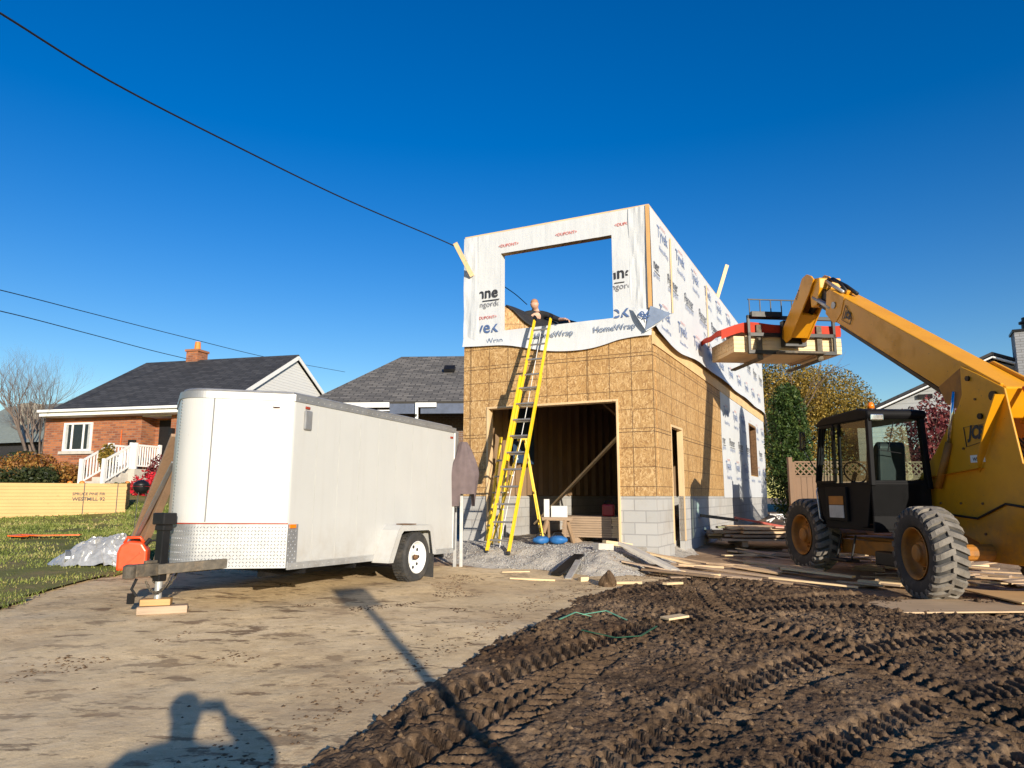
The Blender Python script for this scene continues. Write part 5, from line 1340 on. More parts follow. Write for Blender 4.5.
# --- grey sided house on the right
RH = thing('grey_sided_house', 'grey sided gable house behind the telescopic handler', 'house', (16.63, 24.2, .9), -R(29))
m = MB(); m.box((-4.35, 0, .5), (4.35, 10, 4.36)); m.prism([(-4.35, 4.36), (4.35, 4.36), (0, 6.25)], 0, 10, 'y'); m.build('wall', M['grey_w'], RH)
rs_ = math.atan2(1.83, 4.3); 
m = MB()
for s in (-1, 1):
    m.bar((s * 4.45, -.36, 4.36), (0, -.36, 6.30), .05, .20, up=(0, 1, 0)); 
m.build('barge_board', M['white'], RH)
m = MB()
for s in (-1, 1):
    a, b = (s * 4.5, 4.40), (0, 6.38); v = [(a[0], -.42, a[1]), (b[0], -.42, b[1]), (b[0], 10.3, b[1]), (a[0], 10.3, a[1])]
    m.add(v + [(p[0], p[1], p[2] + .10) for p in v], [(0, 1, 2, 3), (7, 6, 5, 4), (0, 4, 5, 1), (1, 5, 6, 2), (2, 6, 7, 3), (3, 7, 4, 0)])
m.build('roof', M['shingle_dark'], RH)
m = MB(); m.box((-.9 - 1.4, -.10, 5.05), (-.45 - 1.4, .0, 5.2)); m.build('floodlight', M['blackp'], RH)
m = MB(); m.box((.62, -.9, .5), (1.52, -.02, 7.0)); cm = m.build('chimney', m_brick('pale_grey_brick', (.30, .31, .33), (.24, .25, .27), (.16, .16, .16), .28, .09, .012), RH)
m = MB(); m.box((.57, -.95, 7.0), (1.57, .03, 7.08)); m.lathe([(7.08, .20), (7.32, .20), (7.34, .27), (7.40, .27), (7.42, .18), (7.54, .18)], 20, ax='z', M=Matrix.Translation((1.09, -.45, 0))); m.build('chimney_cap', M['black'], RH)
mkwin(RH, -3.2, -1.9, 2.1, 3.5, 0, mull=(.5,), sill=False, curt=False)
# --- dark little house far left
DH = thing('shaded_house', 'house in shadow with pale green grey roof at the far left edge', 'house', (-34, 48, 1.7), -R(20))
m = MB(); m.box((-6, 0, 1), (4.5, 8, 5.2)); m.build('wall', M['felt'], DH)  # near-black wall colour stands in for the shade on this house
m = MB(); m.add([(-6.5, -.5, 5.1), (5, -.5, 5.1), (4.2, 4.2, 8.4), (-6.5, 4.2, 8.4), (5, 8.6, 5.1), (-6.5, 8.6, 5.1)], [(0, 1, 2, 3), (2, 4, 5, 3), (1, 4, 2)]); m.build('roof', paint('pale_roof', (.20, .23, .21), .8), DH)
m = MB(); m.box((-1.6, 1.6, 5.3), (-.5, 2.6, 8.1)); m.build('chimney', M['beige'], DH)
m = MB(); m.box((-4, -.04, 2.6), (-2.2, .0, 4.2)); m.build('window', M['curtain'], DH)

# ================================================================== trees and shrubs
def limbs(m, p, d, L, r, depth, n=3, spread=.55, up=.25, minr=.012, ends=None, sides=6):
    q = p; pts = [p]; rs = [r]; seg = 3
    for i in range(seg):
        d = (d + Vector((rnd(-.12, .12), rnd(-.12, .12), rnd(-.05, .12)))).normalized(); q = q + d * L / seg; pts.append(q); rs.append(r * (1 - .42 * (i + 1) / seg))
    m.tube(pts, rs, sides if depth > 2 else 4, caps=False)
    if ends is not None: ends.append(q)
    if depth == 0: return
    for k in range(n):
        a = rnd(0, 6.283); ax = d.orthogonal().normalized(); ax.rotate(Matrix.Rotation(a, 3, d)); nd = (d + ax * spread * rnd(.6, 1.3) + Vector((0, 0, up * rnd(0, 1)))).normalized()
        limbs(m, pts[rnd(0, 1) < .4 and 2 or 3], nd, L * rnd(.62, .85), rs[-1] * rnd(.6, .85), depth - 1, n, spread, up, minr, ends, sides)
def crown_mesh(name, C, N, size, mat, parent, seed=1, clump=.5, up=0.0, thr=-.22):
    """C: list of (centre, radii, weight); N small leaves spread through them with gaps between clumps"""
    rg = np.random.default_rng(seed); ws = np.array([c[2] for c in C], float); ws /= ws.sum()
    pts = []
    for (c, r, w), k in zip(C, (ws * N).astype(int)):
        d = rg.normal(size=(k, 3)); d /= np.linalg.norm(d, axis=1)[:, None]
        pts.append(np.array(c) + d * (rg.uniform(0, 1, (k, 1)) ** .45) * np.array(r))
    P = np.concatenate(pts); f = fbm(P[:, 0] / clump + P[:, 2] * .7 / clump, P[:, 1] / clump + P[:, 2] / clump, 3, seed + 5)
    k = f > thr + rg.uniform(-.2, .2, len(P)); P = P[k]; f = f[k]; n = len(P)
    a = rg.normal(size=(n, 3)); a[:, 2] += up; a /= np.linalg.norm(a, axis=1)[:, None]; b = np.cross(a, rg.normal(size=(n, 3))); b /= np.linalg.norm(b, axis=1)[:, None]
    s = size * rg.uniform(.6, 1.4, (n, 1))
    V = np.stack([P - a * s, P + b * s * .55, P + a * s, P - b * s * .55], 1).reshape(-1, 3)
    v = np.clip(.5 + f * .5 + rg.normal(0, .22, n), 0, 1)
    o = mesh_np(name, V, np.arange(4 * n).reshape(-1, 4), mat, parent=parent, attr=np.repeat(v, 4)); return o
lf_y = m_leaf('autumn_gold_leaf', [(0, (.05, .055, .012)), (.3, (.13, .11, .02)), (.7, (.33, .22, .04)), (1, (.50, .34, .08))])
lf_g = m_leaf('cedar_leaf', [(0, (.010, .026, .006)), (.5, (.030, .065, .014)), (1, (.10, .14, .03))], .15)
lf_r = m_leaf('burgundy_leaf', [(0, (.035, .008, .010)), (.5, (.13, .022, .028)), (1, (.30, .09, .08))])
lf_o = m_leaf('rust_leaf', [(0, (.06, .03, .012)), (.45, (.25, .10, .025)), (.8, (.42, .22, .05)), (1, (.16, .17, .04))])
lf_p = m_leaf('scarlet_leaf', [(0, (.20, .008, .012)), (.6, (.62, .02, .04)), (1, (.75, .08, .08))])
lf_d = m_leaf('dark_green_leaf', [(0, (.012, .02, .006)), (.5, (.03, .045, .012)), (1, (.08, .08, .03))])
def tree(name, label, cat, base, C, N, size, leaf, th_=.12, trunk=True, h=None, depth=3, seed=1, clump=.5, group=None, L=None, bark='bark', thr=-.22):
    t = thing(name, label, cat, base, 0, group)
    if trunk:
        m = MB(); limbs(m, Vector((0, 0, -.1)), Vector((0, 0, 1)), h or 1.2, th_, depth, 3, .5, .3); m.build('trunk', M[bark], t, absz=False, recalc=False)
    crown_mesh('crown', C, N, size, leaf, t, seed, clump, thr=thr); return t
# gold tree behind the fence: irregular, several clumps
tree('gold_tree', 'yellow and gold leaved tree behind the fence and the dark green conifer', 'tree', (11.0, 27.5, .9),
     [((-1.6, 0, 3.6), (1.9, 1.6, 2.4), 3), ((1.2, 0, 3.9), (2.0, 1.6, 1.9), 3), ((-.2, .4, 4.6), (1.8, 1.5, 1.5), 2), ((2.6, 0, 3.2), (1.1, 1.0, 1.6), 1), ((-3.0, 0, 4.6), (.9, .9, 1.5), .8), ((-2.4, 0, 2.2), (1.6, 1.2, 1.8), 1.5), ((1.6, 0, 1.8), (2.0, 1.2, 1.6), 1.5)], 110000, .042, lf_y, .16, h=2.2, depth=4, seed=3, clump=.5, thr=-.45)
tree('gold_tree', 'thin brownish tree top showing between the wrapped gable and the forks', 'tree', (9.6, 29.5, .9),
     [((0, 0, 4.6), (1.3, 1.3, 2.1), 2), ((.6, 0, 3.0), (1.5, 1.3, 2.0), 2)], 18000, .042, lf_o, .13, h=2.2, depth=4, seed=8, clump=.4)
tree('conifer', 'dark green columnar cedar standing directly behind the wooden fence', 'tree', (7.55, 19.4, .68),
     [((0, 0, 1.4), (.66, .6, 1.2), 3), ((0, 0, 2.3), (.64, .56, 1.2), 3), ((0, 0, 3.1), (.54, .45, .85), 2.2), ((.03, 0, 3.55), (.36, .34, .48), 1), ((.62, .1, .9), (.42, .4, .9), 1)], 34000, .036, lf_g, .09, h=3.0, depth=0, seed=5, clump=.16)
tree('burgundy_tree', 'small dark red leaved tree between the cab and the grey sided house', 'tree', (11.25, 19.5, .7),
     [((0, 0, 2.2), (1.0, .9, 1.2), 2), ((.7, 0, 2.9), (.8, .8, .9), 1.5), ((-.4, 0, 1.4), (.8, .7, .9), 1), ((1.1, 0, 2.0), (.8, .7, 1.1), 1)], 11000, .05, lf_r, .08, h=1.2, depth=3, seed=9, clump=.3)
t = thing('bare_tree', 'tall leafless tree above the shaded house at the left edge', 'tree', (-32.0, 47, 1.7))
m = MB()
random.seed(23)
for a in (-.3, .1, .45, -.05): limbs(m, Vector((a * 1.5, 0, 0)), Vector((a * .6, rnd(-.2, .2), 1)).normalized(), 2.9, .24, 6, 3, .50, .28, sides=5)
m.build('limbs', M['bark_pale'], t, absz=False, recalc=False)
random.seed(31)
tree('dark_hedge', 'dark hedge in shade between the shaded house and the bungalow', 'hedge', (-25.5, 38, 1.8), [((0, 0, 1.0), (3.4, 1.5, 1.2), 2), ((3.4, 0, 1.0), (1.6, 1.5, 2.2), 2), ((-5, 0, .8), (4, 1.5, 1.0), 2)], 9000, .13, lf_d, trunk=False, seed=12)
for i, (px, py, Yy, r, h, lf, lab, nm) in enumerate([
    (12, 478, 24.5, 1.1, .55, lf_o, 'rust and green shrub at the left edge above the lumber stack', 'shrub'),
    (38, 476, 24.3, .8, .5, lf_d, 'dark green shrub left of the bungalow corner', 'shrub'),
    (64, 474, 24.8, .8, .55, lf_o, 'yellow and orange shrub below the bungalow window', 'shrub'),
    (26, 462, 27.5, 1.2, .75, lf_o, 'taller brownish shrub beyond the others at the left edge', 'shrub'),
    (148, 480, 23.5, .55, .50, lf_p, 'bright scarlet bush right of the porch steps', 'shrub'),
    (162, 472, 24.5, .60, .75, lf_r, 'dark red shrub under the small window beside the trailer', 'shrub'),
    (120, 484, 24.0, .5, .22, lf_g, 'low clipped green bush in front of the porch', 'shrub'),
    (108, 440, 25.0, .28, .5, lf_y, 'small yellowish plant on the porch behind the rails', 'shrub'),
    (14, 492, 23.0, 1.3, .55, lf_d, 'low dark green plants just behind the left end of the lumber stack', 'shrub')]):
    p = A(px, py, Yy); zb = g(p.x, Yy) if i != 7 else 2.56
    top = max(p.z + .3, zb + .4)
    tree(nm, lab, 'shrub', (p.x, Yy, zb), [((0, 0, h * .9), (r, r * .7, h * .9), 2), ((r * .5, 0, h * 1.1), (r * .5, r * .4, h * .6), 1), ((-r * .5, 0, h * .7), (r * .5, r * .4, h * .7), 1)], int(3800 * r), .055, lf, .03, h=h * .5, depth=2, seed=40 + i, clump=.22)

# ================================================================== fence
FE = thing('wooden_fence', 'brown cedar board fence with lattice top behind the handler', 'fence', (6.62, 18.0, .62), R(2))
m = MB()
FL = 8.6; nb = 56
def post(x, y=0, z1=2.45):
    m = MB(); m.box((x - .05, y - .05, .45), (x + .05, y + .05, z1)); m.build('post', M['cedar'], FE, bevel=.006)
post(-.0, -.9, 2.52); post(.45, 0); 
for i in range(1, 5): post(.45 + i * 2.0, 0)
m = MB()
for i in range(7):
    a = Vector((0, -.9, 0)).lerp(Vector((.45, 0, 0)), (i + .1) / 7); b = Vector((0, -.9, 0)).lerp(Vector((.45, 0, 0)), (i + .95) / 7)
    m.bar((a.x, a.y, 1.5 + .0), (b.x, b.y, 1.5), .02, 1.86 + rnd(-.01, .02), up=(0, 0, 1))
m.build('board_panel', M['cedar'], FE)
for k in range(4):
    x0 = .5 + k * 2.0; m = MB(); n = 13; w = 1.9 / n
    for i in range(n): m.box((x0 + i * w + .004, -.012, .58), (x0 + (i + 1) * w - .004, .012 + rnd(0, .004), 2.08))
    m.box((x0, -.03, 2.08), (x0 + 1.9, .03, 2.12)); m.build('board_panel', M['cedar'], FE)
    m = MB(); h = .30
    for i in range(-3, 16):
        for s in (-1, 1):
            xa = x0 + i * .15; a = [xa, 2.13]; b = [xa + h * 1.0, 2.13 + h]
            if s < 0: a, b = [xa, 2.13 + h], [xa + h, 2.13]
            # clip to the panel
            def cut(p, q, lim, up_):
                t = (lim - p[0]) / (q[0] - p[0]); return [lim, p[1] + (q[1] - p[1]) * t]
            if b[0] <= x0 or a[0] >= x0 + 1.9: continue
            if a[0] < x0: a = cut(a, b, x0, 0)
            if b[0] > x0 + 1.9: b = cut(a, b, x0 + 1.9, 0)
            m.bar((a[0], s * .006, a[1]), (b[0], s * .006, b[1]), .008, .035, up=(0, 1, 0)) if False else m.bar((a[0], s * .006, a[1]), (b[0], s * .006, b[1]), .035, .008, up=(0, 1, 0))
    m.box((x0, -.03, 2.43), (x0 + 1.9, .03, 2.47)); m.build('lattice', M['cedar'], FE)

# ================================================================== yard things on the left
def on_ground(p, dz=0.0): return Vector((p[0], p[1], g(p[0], p[1]) + dz))
# wrapped stack of long pale boards
b0, b1 = A(124.5, 521, 20), A(-45, 521, 20)
LS = thing('lumber_stack', 'long strapped stack of pale yellow boards lying on the lawn before the bungalow', 'lumber', (b0.x, b0.y, .86), math.pi + .42)
m = MB()
for r_ in range(12):
    for j in range(2): m.box((rnd(0, .02), -j * .62 - .60, .03 + r_ * .088), (5.4, -j * .62, .03 + r_ * .088 + .0855))
m.build('boards', m_lumber('yellow_boards', (.55, .33, .115), axis=0, dark=.9), LS, absz=False, bevel=.003)
m = MB()
for x in (.22, 1.02, 3.02, 4.8):
    m.box((x, -1.245, .0), (x + .03, .012, 1.012)) if False else None
    m.box((x, .001, .02), (x + .022, .006, 1.09)); m.box((x, -1.23, 1.087), (x + .022, .006, 1.092))
m.build('straps', M['black'], LS, absz=False)
for x in (.5, 2.5, 4.6):
    m = MB(); m.box((x, -1.22, -.10), (x + .09, 0, .028)); m.build('bearer', M['rough'], LS, absz=False)
m = MB(); 
for i, s_ in enumerate(('SPRUCE PINE FIR', 'WESTMILL 92')): text(m, s_, (.42, .004, .76 - i * .15) , (1, 0, 0), (0, 0, 1), .78, M['print_black'], .02)
m.v = [(1.72 - a, b + .003, c) for a, b, c in m.v]
m.build('stencil', None, LS, absz=False, recalc=False)
# red jerry can
p = A(133, 562, 10.0); p.z = g(p.x, p.y) + .03
t = thing('jerry_can', 'big orange red plastic fuel can on the grass by the trailer nose', 'fuel can', p, R(14))
m = MB(); m.prism([(-.19, 0), (.19, 0), (.19, .27), (.12, .38), (-.06, .40), (-.16, .34), (-.19, .24)], -.10, .10, 'y'); m.build('body', M['can_red'], t, absz=False, bevel=.035, seg=3)
m = MB(); m.tube([(-.13, 0, .36), (-.09, 0, .44), (.07, 0, .44), (.12, 0, .37)], .02, 10); m.build('handle', M['can_red'], t, absz=False, smooth=True)
m = MB(); m.tube([(.14, 0, .34), (.20, 0, .42)], .03, 12); m.tube([(.17, 0, .39), (.34, -.02, .40)], .014, 8); m.build('spout', M['blackp'], t, absz=False)
m = MB(); m.bar((-.11, -.105, .06), (.10, -.105, .25), .02, .012, up=(0, 1, 0)); m.build('moulded_rib', M['can_red'], t, absz=False)
# crumpled plastic and a roll
p = A(97, 556, 10.6); p.z = g(p.x, p.y)
m = MB()
def cr(u, v):
    a = u * 6.2832; r = .62 * v ** .7; x = r * math.cos(a) * 1.15; y = r * math.sin(a) * .55
    n = float(fbm(np.array(x * 4.0), np.array(y * 4.0), 5, 401, .7)); n2 = abs(float(fbm(np.array(x * 9), np.array(y * 9), 3, 402)))
    return (x + n2 * .1, y, max(-.01, (.34 - .34 * v ** 2.2) * (1 + .5 * x) + n * .13 * (1 - v * .6) + n2 * .08))
m.grid(cr, 90, 40); o = m.build('plastic_sheet', M['foil'], recalc=False); o.location = p; tag(o, 'crumpled heap of silvery plastic sheeting on the lawn beside the red fuel can', 'plastic sheet')
q = A(66, 556, 10.4); q.z = g(q.x, q.y)
t = thing('film_roll', 'dark grey roll with a pale round end lying left of the crumpled plastic', 'roll', q, R(28))
m = MB(); m.lathe([(0, .115), (.75, .10)], 24, M=Matrix.Translation((0, 0, .12))); m.build('roll', M['foil_dark'], t, absz=False)
m = MB(); m.lathe([(-.012, .11), (-.002, .118)], 24, M=Matrix.Translation((0, 0, .12))); m.build('end_disc', M['foil'], t, absz=False)
m = MB(); m.lathe([(0, .09), (.6, .085)], 20, M=Matrix.Translation((.1, .2, .20))); m.build('roll', M['alu_dull'], t, absz=False)
# orange webbing
pts = [A(80, 545, 14.2), A(60, 545, 14.1), A(35, 546, 14.0), A(22, 544, 14.2), A(10, 547, 13.9), A(24, 548, 13.8)]
m = MB()
for a, b in zip(pts[:-1], pts[1:]):
    a = on_ground(a, .09); b = on_ground(b, .09); m.bar(a, b, .16, .02)
o = m.build('orange_strap', M['orange']); tag(o, 'strip of bright orange webbing lying on the lawn', 'strap')
# boards and rails leaning on the far side of the trailer
for i, (bp, tp_, w, h, mt, lab) in enumerate([
    ((-5.58, 10.6), (-4.10, 8.75, 2.34), .045, .19, 'old', 'broad brown plank leaning on the far side of the white trailer'),
    ((-5.45, 10.55), (-4.05, 8.8, 2.20), .09, .09, 'old', 'square brown post leaning behind the broad plank at the trailer'),
    ((-5.75, 10.7), (-4.30, 9.0, 2.10), .03, .05, 'alu', 'thin aluminium rail leaning leftmost against the trailer'),
    ((-5.66, 10.6), (-4.22, 8.9, 2.02), .03, .05, 'alu', 'thin aluminium rail leaning next to the broad brown plank'),
    ((-5.25, 10.8), (-4.05, 8.95, 1.92), .04, .14, 'pale', 'pale brown plank leaning nearest the white trailer side')]):
    a = Vector((bp[0], bp[1], g(*bp) + .02)); b = Vector(tp_); m = MB(); m.bar((0, 0, 0), b - a, h, w)
    o = m.build('leaning_plank' if mt != 'alu' else 'leaning_rail', M['alu_dull'] if mt == 'alu' else m_lumber('leaning_' + str(i), (.36, .235, .15) if mt == 'old' else (.48, .36, .24), axis=2, dark=.65), bevel=.004)
    o.location = a; tag(o, lab, 'rail' if mt == 'alu' else 'plank')
# kettle barbecue
p = A(139, 515, 17.0); p.z = g(p.x, p.y)
t = thing('barbecue', 'black charcoal barbecue on thin legs on the lawn behind the fuel can', 'barbecue', p); t.scale = (.62, .62, 1)
top = A(139, 487, 17.0).z - p.z
m = MB(); m.lathe([(top - .16, .12), (top - .08, .25), (top, .30), (top + .01, .30)], 24, ax='z'); m.build('bowl', M['black'], t, absz=False, smooth=True)
m = MB(); m.lathe([(top + .02, .31), (top + .10, .25), (top + .16, .10), (top + .17, .01)], 24, ax='z'); m.build('lid', M['black'], t, absz=False, smooth=True)
for k in range(3):
    a = k * 2.094 + .5; m = MB(); m.tube([(.16 * math.cos(a), .16 * math.sin(a), top - .12), (.26 * math.cos(a), .26 * math.sin(a), 0)], .012); m.build('leg', M['black'], t, absz=False)

# ================================================================== boards, sheets and litter on the ground
def zmax(x, y):
    x = np.array([float(x)]); y = np.array([float(y)]); z = [G(x, y)[0], zground(x, y)[0]]
    e, _ = seg_dist(x, y, MUDB)
    if -e[0] > -.2: z.append(zmud(x, y)[0])
    if keep_gravel(np.stack([x, y, zgravel(x, y)], -1))[0]: z.append(zgravel(x, y)[0])
    return float(max(z))
def lay(name, x, y, rz, L, w, th, mat, label, cat, group=None, dz=0.0, tilt=0.0, roll=0.0):
    c, s = math.cos(rz), math.sin(rz)
    zz = [zmax(x + c * q, y + s * q) for q in (-L / 2, -L / 4, 0, L / 4, L / 2)]
    z = max((zz[0] + zz[4]) / 2, zz[2] - .015, (zz[1] + zz[3]) / 2) + th / 2 + dz; sl = math.atan2(zz[4] - zz[0], L)
    m = MB(); m.box((-L / 2, -w / 2, -th / 2), (L / 2, w / 2, th / 2)); o = m.build(name, mat, bevel=min(.003, th * .2))
    o.location = (x, y, z); o.rotation_euler = (roll, -sl + tilt, rz); tag(o, label, cat, group); return o
# long rotten planks stacked along the side wall
random.seed(5)
PL = thing('plank_pile', 'low pile of long weathered planks lying between the side wall and the far wheel', 'planks', (6.1, 15.2, .60), R(-4))
for r_ in range(4):
    for j in range(5):
        m = MB(); x0 = -1.9 + rnd(-.35, .35) + .12 * r_; y0 = -.65 + j * .27 + rnd(-.03, .03); z0 = .10 + r_ * .075
        m.box((x0, y0, z0), (x0 + 4.0 + rnd(-.4, .5), y0 + .20 + rnd(0, .05), z0 + .045)); m.build('plank', (M['rough'], M['ply'], M['lumber_dark'])[(r_ * 2 + j) % 3] if r_ < 3 else M['ply'], PL, absz=False, bevel=.003)
for x in (-1.4, .2, 1.6):
    m = MB(); m.box((x, -.6, -.02), (x + .12, .7, .095)); m.build('bearer', M['lumber_dark'], PL, absz=False)
def free(name, a, b, w, th, mat, label, cat, group=None):
    m = MB(); a = Vector(a); b = Vector(b); m.bar((0, 0, 0), b - a, w, th); o = m.build(name, mat, bevel=.003); o.location = a; return tag(o, label, cat, group)
free('red_plank', (4.62, 15.0, 1.16), (5.55, 14.7, .98), .16, .04, M['red_wood'], 'faded red painted plank lying on top of the weathered plank pile', 'plank')
free('charred_plank', (3.95, 15.1, 1.20), (4.75, 15.25, 1.10), .10, .06, M['muddy'], 'dark muddy beam sticking out from the left end of the plank pile', 'beam')
free('pink_plank', (5.3, 14.6, .98), (6.0, 14.5, .96), .14, .03, m_lumber('pinkish', (.55, .32, .24), axis=0), 'pinkish board lying behind the red plank on the pile', 'plank')
m = MB()
for i in range(9):
    c = Vector((6.0 + rnd(-.35, .35), 15.9 + rnd(-.2, .2), 1.02 + rnd(0, .12))); pts = [c + Vector((rnd(-.15, .15), rnd(-.1, .1), rnd(-.02, .08))) for _ in range(5)]; m.tube(pts, .014, 5)
o = m.build('white_cord', M['white']); tag(o, 'tangle of white cord lying behind the plank pile against the dark wall', 'cord')
# individually recognisable pieces
lay('plywood_sheet', 5.55, 8.72, R(4), 2.5, .95, .018, M['ply'], 'muddy plywood sheet lying under the near tyre', 'plywood', dz=.008)
lay('plywood_sheet', 7.2, 9.15, R(-3), 2.4, 1.2, .018, m_lumber('fresh_plywood', (.72, .45, .2), axis=0), 'sunlit orange brown plywood sheet to the right of the near tyre', 'plywood', dz=.04)
lay('plywood_sheet', 8.6, 10.8, R(-12), 2.4, 1.2, .018, M['ply'], 'plywood sheet under the rear of the machine at the right edge', 'plywood')
lay('long_lath', 3.55, 11.2, R(-38), 2.4, .06, .03, M['rough'], 'long thin lath lying slantwise between the garage corner and the mud', 'lath', dz=.02)
lay('long_lath', 3.0, 12.0, R(-12), 1.7, .05, .025, M['lumber_dark'], 'thin dark lath lying near the foundation corner', 'lath', dz=.01)
lay('pale_board', 1.50, 9.75, R(-12), .46, .10, .035, M['lumber_x'], 'short pale board end beside the upright lump at the edge of the mud', 'board', dz=.01)
lay('pale_board', 2.10, 9.55, R(48), .42, .07, .03, M['lumber_x'], 'short pale stick lying at a slant on the mud rim', 'board', dz=.02)
lay('pale_board', 1.62, 7.35, R(28), .26, .14, .02, M['lumber_x'], 'small splintered pale board in the middle of the mud', 'board', dz=.025)
lay('pale_board', .28, 10.05, R(-6), .62, .09, .025, M['lumber_x'], 'pale board on the driveway in front of the gravel', 'board')
lay('pale_board', .05, 10.65, R(16), .42, .08, .025, M['lumber_x'], 'pale board on the driveway nearest the gravel edge', 'board')
lay('pale_board', .98, 10.05, R(20), .12, .10, .06, M['lumber_x'], 'tiny pale offcut beside the black wedge on the driveway', 'offcut')
lay('concrete_slab', 2.15, 11.35, R(-42), 1.0, .42, .05, M['stone'], 'broken flat slab tilted up from the dirt before the foundation corner', 'slab', dz=.07, tilt=.12, roll=-.18)
free('dark_wedge', (.62, 10.35, .50), (1.02, 11.05, .72), .16, .03, M['black'], 'black strip of board sticking out of the gravel edge', 'strip')
free('grey_stick', (.78, 10.2, .46), (.98, 10.75, .66), .09, .03, M['galv'], 'grey board end lying along the black strip at the gravel edge', 'board')
lay('timber_offcut', 1.75, 12.05, R(25), .52, .12, .07, M['lumber_x'], 'pale timber offcut at the right jamb of the garage opening', 'offcut', dz=.02)
lay('stone_block', 1.45, 11.55, R(30), .30, .16, .10, M['stone'], 'broken pale block at the right edge of the gravel', 'block')
m = MB(); m.grid(lambda u, v: ((.09 + .03 * math.sin(u * 12.6 + v * 5) + .015 * math.sin(u * 31)) * math.cos(u * 6.283) * math.sin(.1 + v * 2.9) * (1.25 - .6 * v) + .03 * v, (.08 + .02 * math.sin(u * 18.8 + v * 9)) * math.sin(u * 6.283) * math.sin(.1 + v * 2.9) * (1.25 - .6 * v), .125 * (1 - math.cos(.1 + v * 2.9)) + .01 * math.sin(u * 25)), 28, 14)
o = m.build('mud_lump', M['mud'], smooth=False); o.location = (1.25, 9.62, zmax(1.25, 9.62) - .04); tag(o, 'upright lump of caked earth at the edge of the mud', 'lump')
for i, (pts, lab) in enumerate([([(.70, 7.35), (.95, 7.45), (1.25, 7.15)], 'pale green plastic strap half buried in the mud'), ([(.45, 7.0), (.62, 7.2), (.78, 7.28)], 'short green strap end at the left of the pale green one'), ([(.62, 6.6), (.9, 6.45), (1.15, 6.62), (1.35, 6.9)], 'dark green strap lying nearest the camera in the mud')]):
    P3 = [Vector((x, y, zmax(x, y) + .02 + .03 * (k % 2))) for k, (x, y) in enumerate(pts)]; m = MB()
    for a, b in zip(P3[:-1], P3[1:]): m.bar(a, b, .018, .006)
    o = m.build('green_strap', M['green_p'] if i < 2 else m_leaf('dk_strap', [(0, (.02, .09, .05)), (1, (.02, .09, .05))], 0)); tag(o, lab, 'strap')
m = MB(); m.lathe([(0, .05), (.05, .045), (.07, .01)], 14, ax='z'); o = m.build('marker_cap', M['orange'], smooth=True); o.scale = (.7, .7, .7); o.location = (-.10, 4.22, zmax(-.10, 4.22) - .01); tag(o, 'small orange plastic marker cap at the bottom edge of the view', 'marker')
# anonymous litter of off-cuts
random.seed(77)
LG = 'loose scrap boards littering the ground by the machine'
k = 0
while k < 95:
    x = rnd(2.2, 8.2); y = rnd(9.6, 14.6); e, _ = seg_dist(np.array([x]), np.array([y]), MUDB)
    wallx = HC[0] + (y - HC[1]) * .494
    if x < wallx + .35 and y > 12: continue
    if e[0] < -.25 and rnd(0, 1) < .85: continue
    if (4.2 < x < 6.1 and 8.4 < y < 10.4) or (4.6 < x < 5.8 and 11.6 < y < 13.1): continue
    L = rnd(.25, 1.3); 
    lay('scrap_board', x, y, rnd(-.9, .5), L, rnd(.05, .2), rnd(.015, .04), random.choice([M['rough'], M['ply'], M['lumber_x'], M['rough'], M['lumber_dark'], M['ply']]), 'loose scrap board among the litter of off-cuts around the machine and side wall', 'board', LG, dz=rnd(0, .04), roll=rnd(-.06, .06)); k += 1

# ================================================================== wires
def wire(name, pts, r, label, sag=0.0):
    P = smooth_path([tuple(p) for p in pts], 8); m = MB(); m.tube([tuple(p) for p in P], r, 6); o = m.build(name, M['blackp'], smooth=True); tag(o, label, 'cable'); return o
wire('service_cable', [A(-330, -210, 4.2), A(-120, -60, 5.0), A(0, 13, 6), A(110, 81, 7.3), A(230, 143, 9), A(345, 199, 11.2), A(450, 244, 13.5), A(461, 252, 13.85)], .011, 'thick black cable crossing the sky down to the upper left corner of the addition')
wire('service_cable', [A(466, 258, 14.0), A(500, 283.5, 15), A(515, 294, 15.5), A(527, 304.5, 16)], .010, 'black cable seen through the upper opening running down to the worker')
wire('overhead_line', [A(-120, 263, 16), A(0, 290, 20), A(90, 313, 25), A(180, 336, 31), A(270, 358, 40), A(345, 372, 52)], .016, 'upper thin line crossing the sky above the bungalow')
wire('overhead_line', [A(-120, 288, 16), A(0, 311, 20), A(90, 334, 25), A(150, 350, 29), A(192, 360, 33)], .016, 'lower thin line running towards the bungalow chimney')

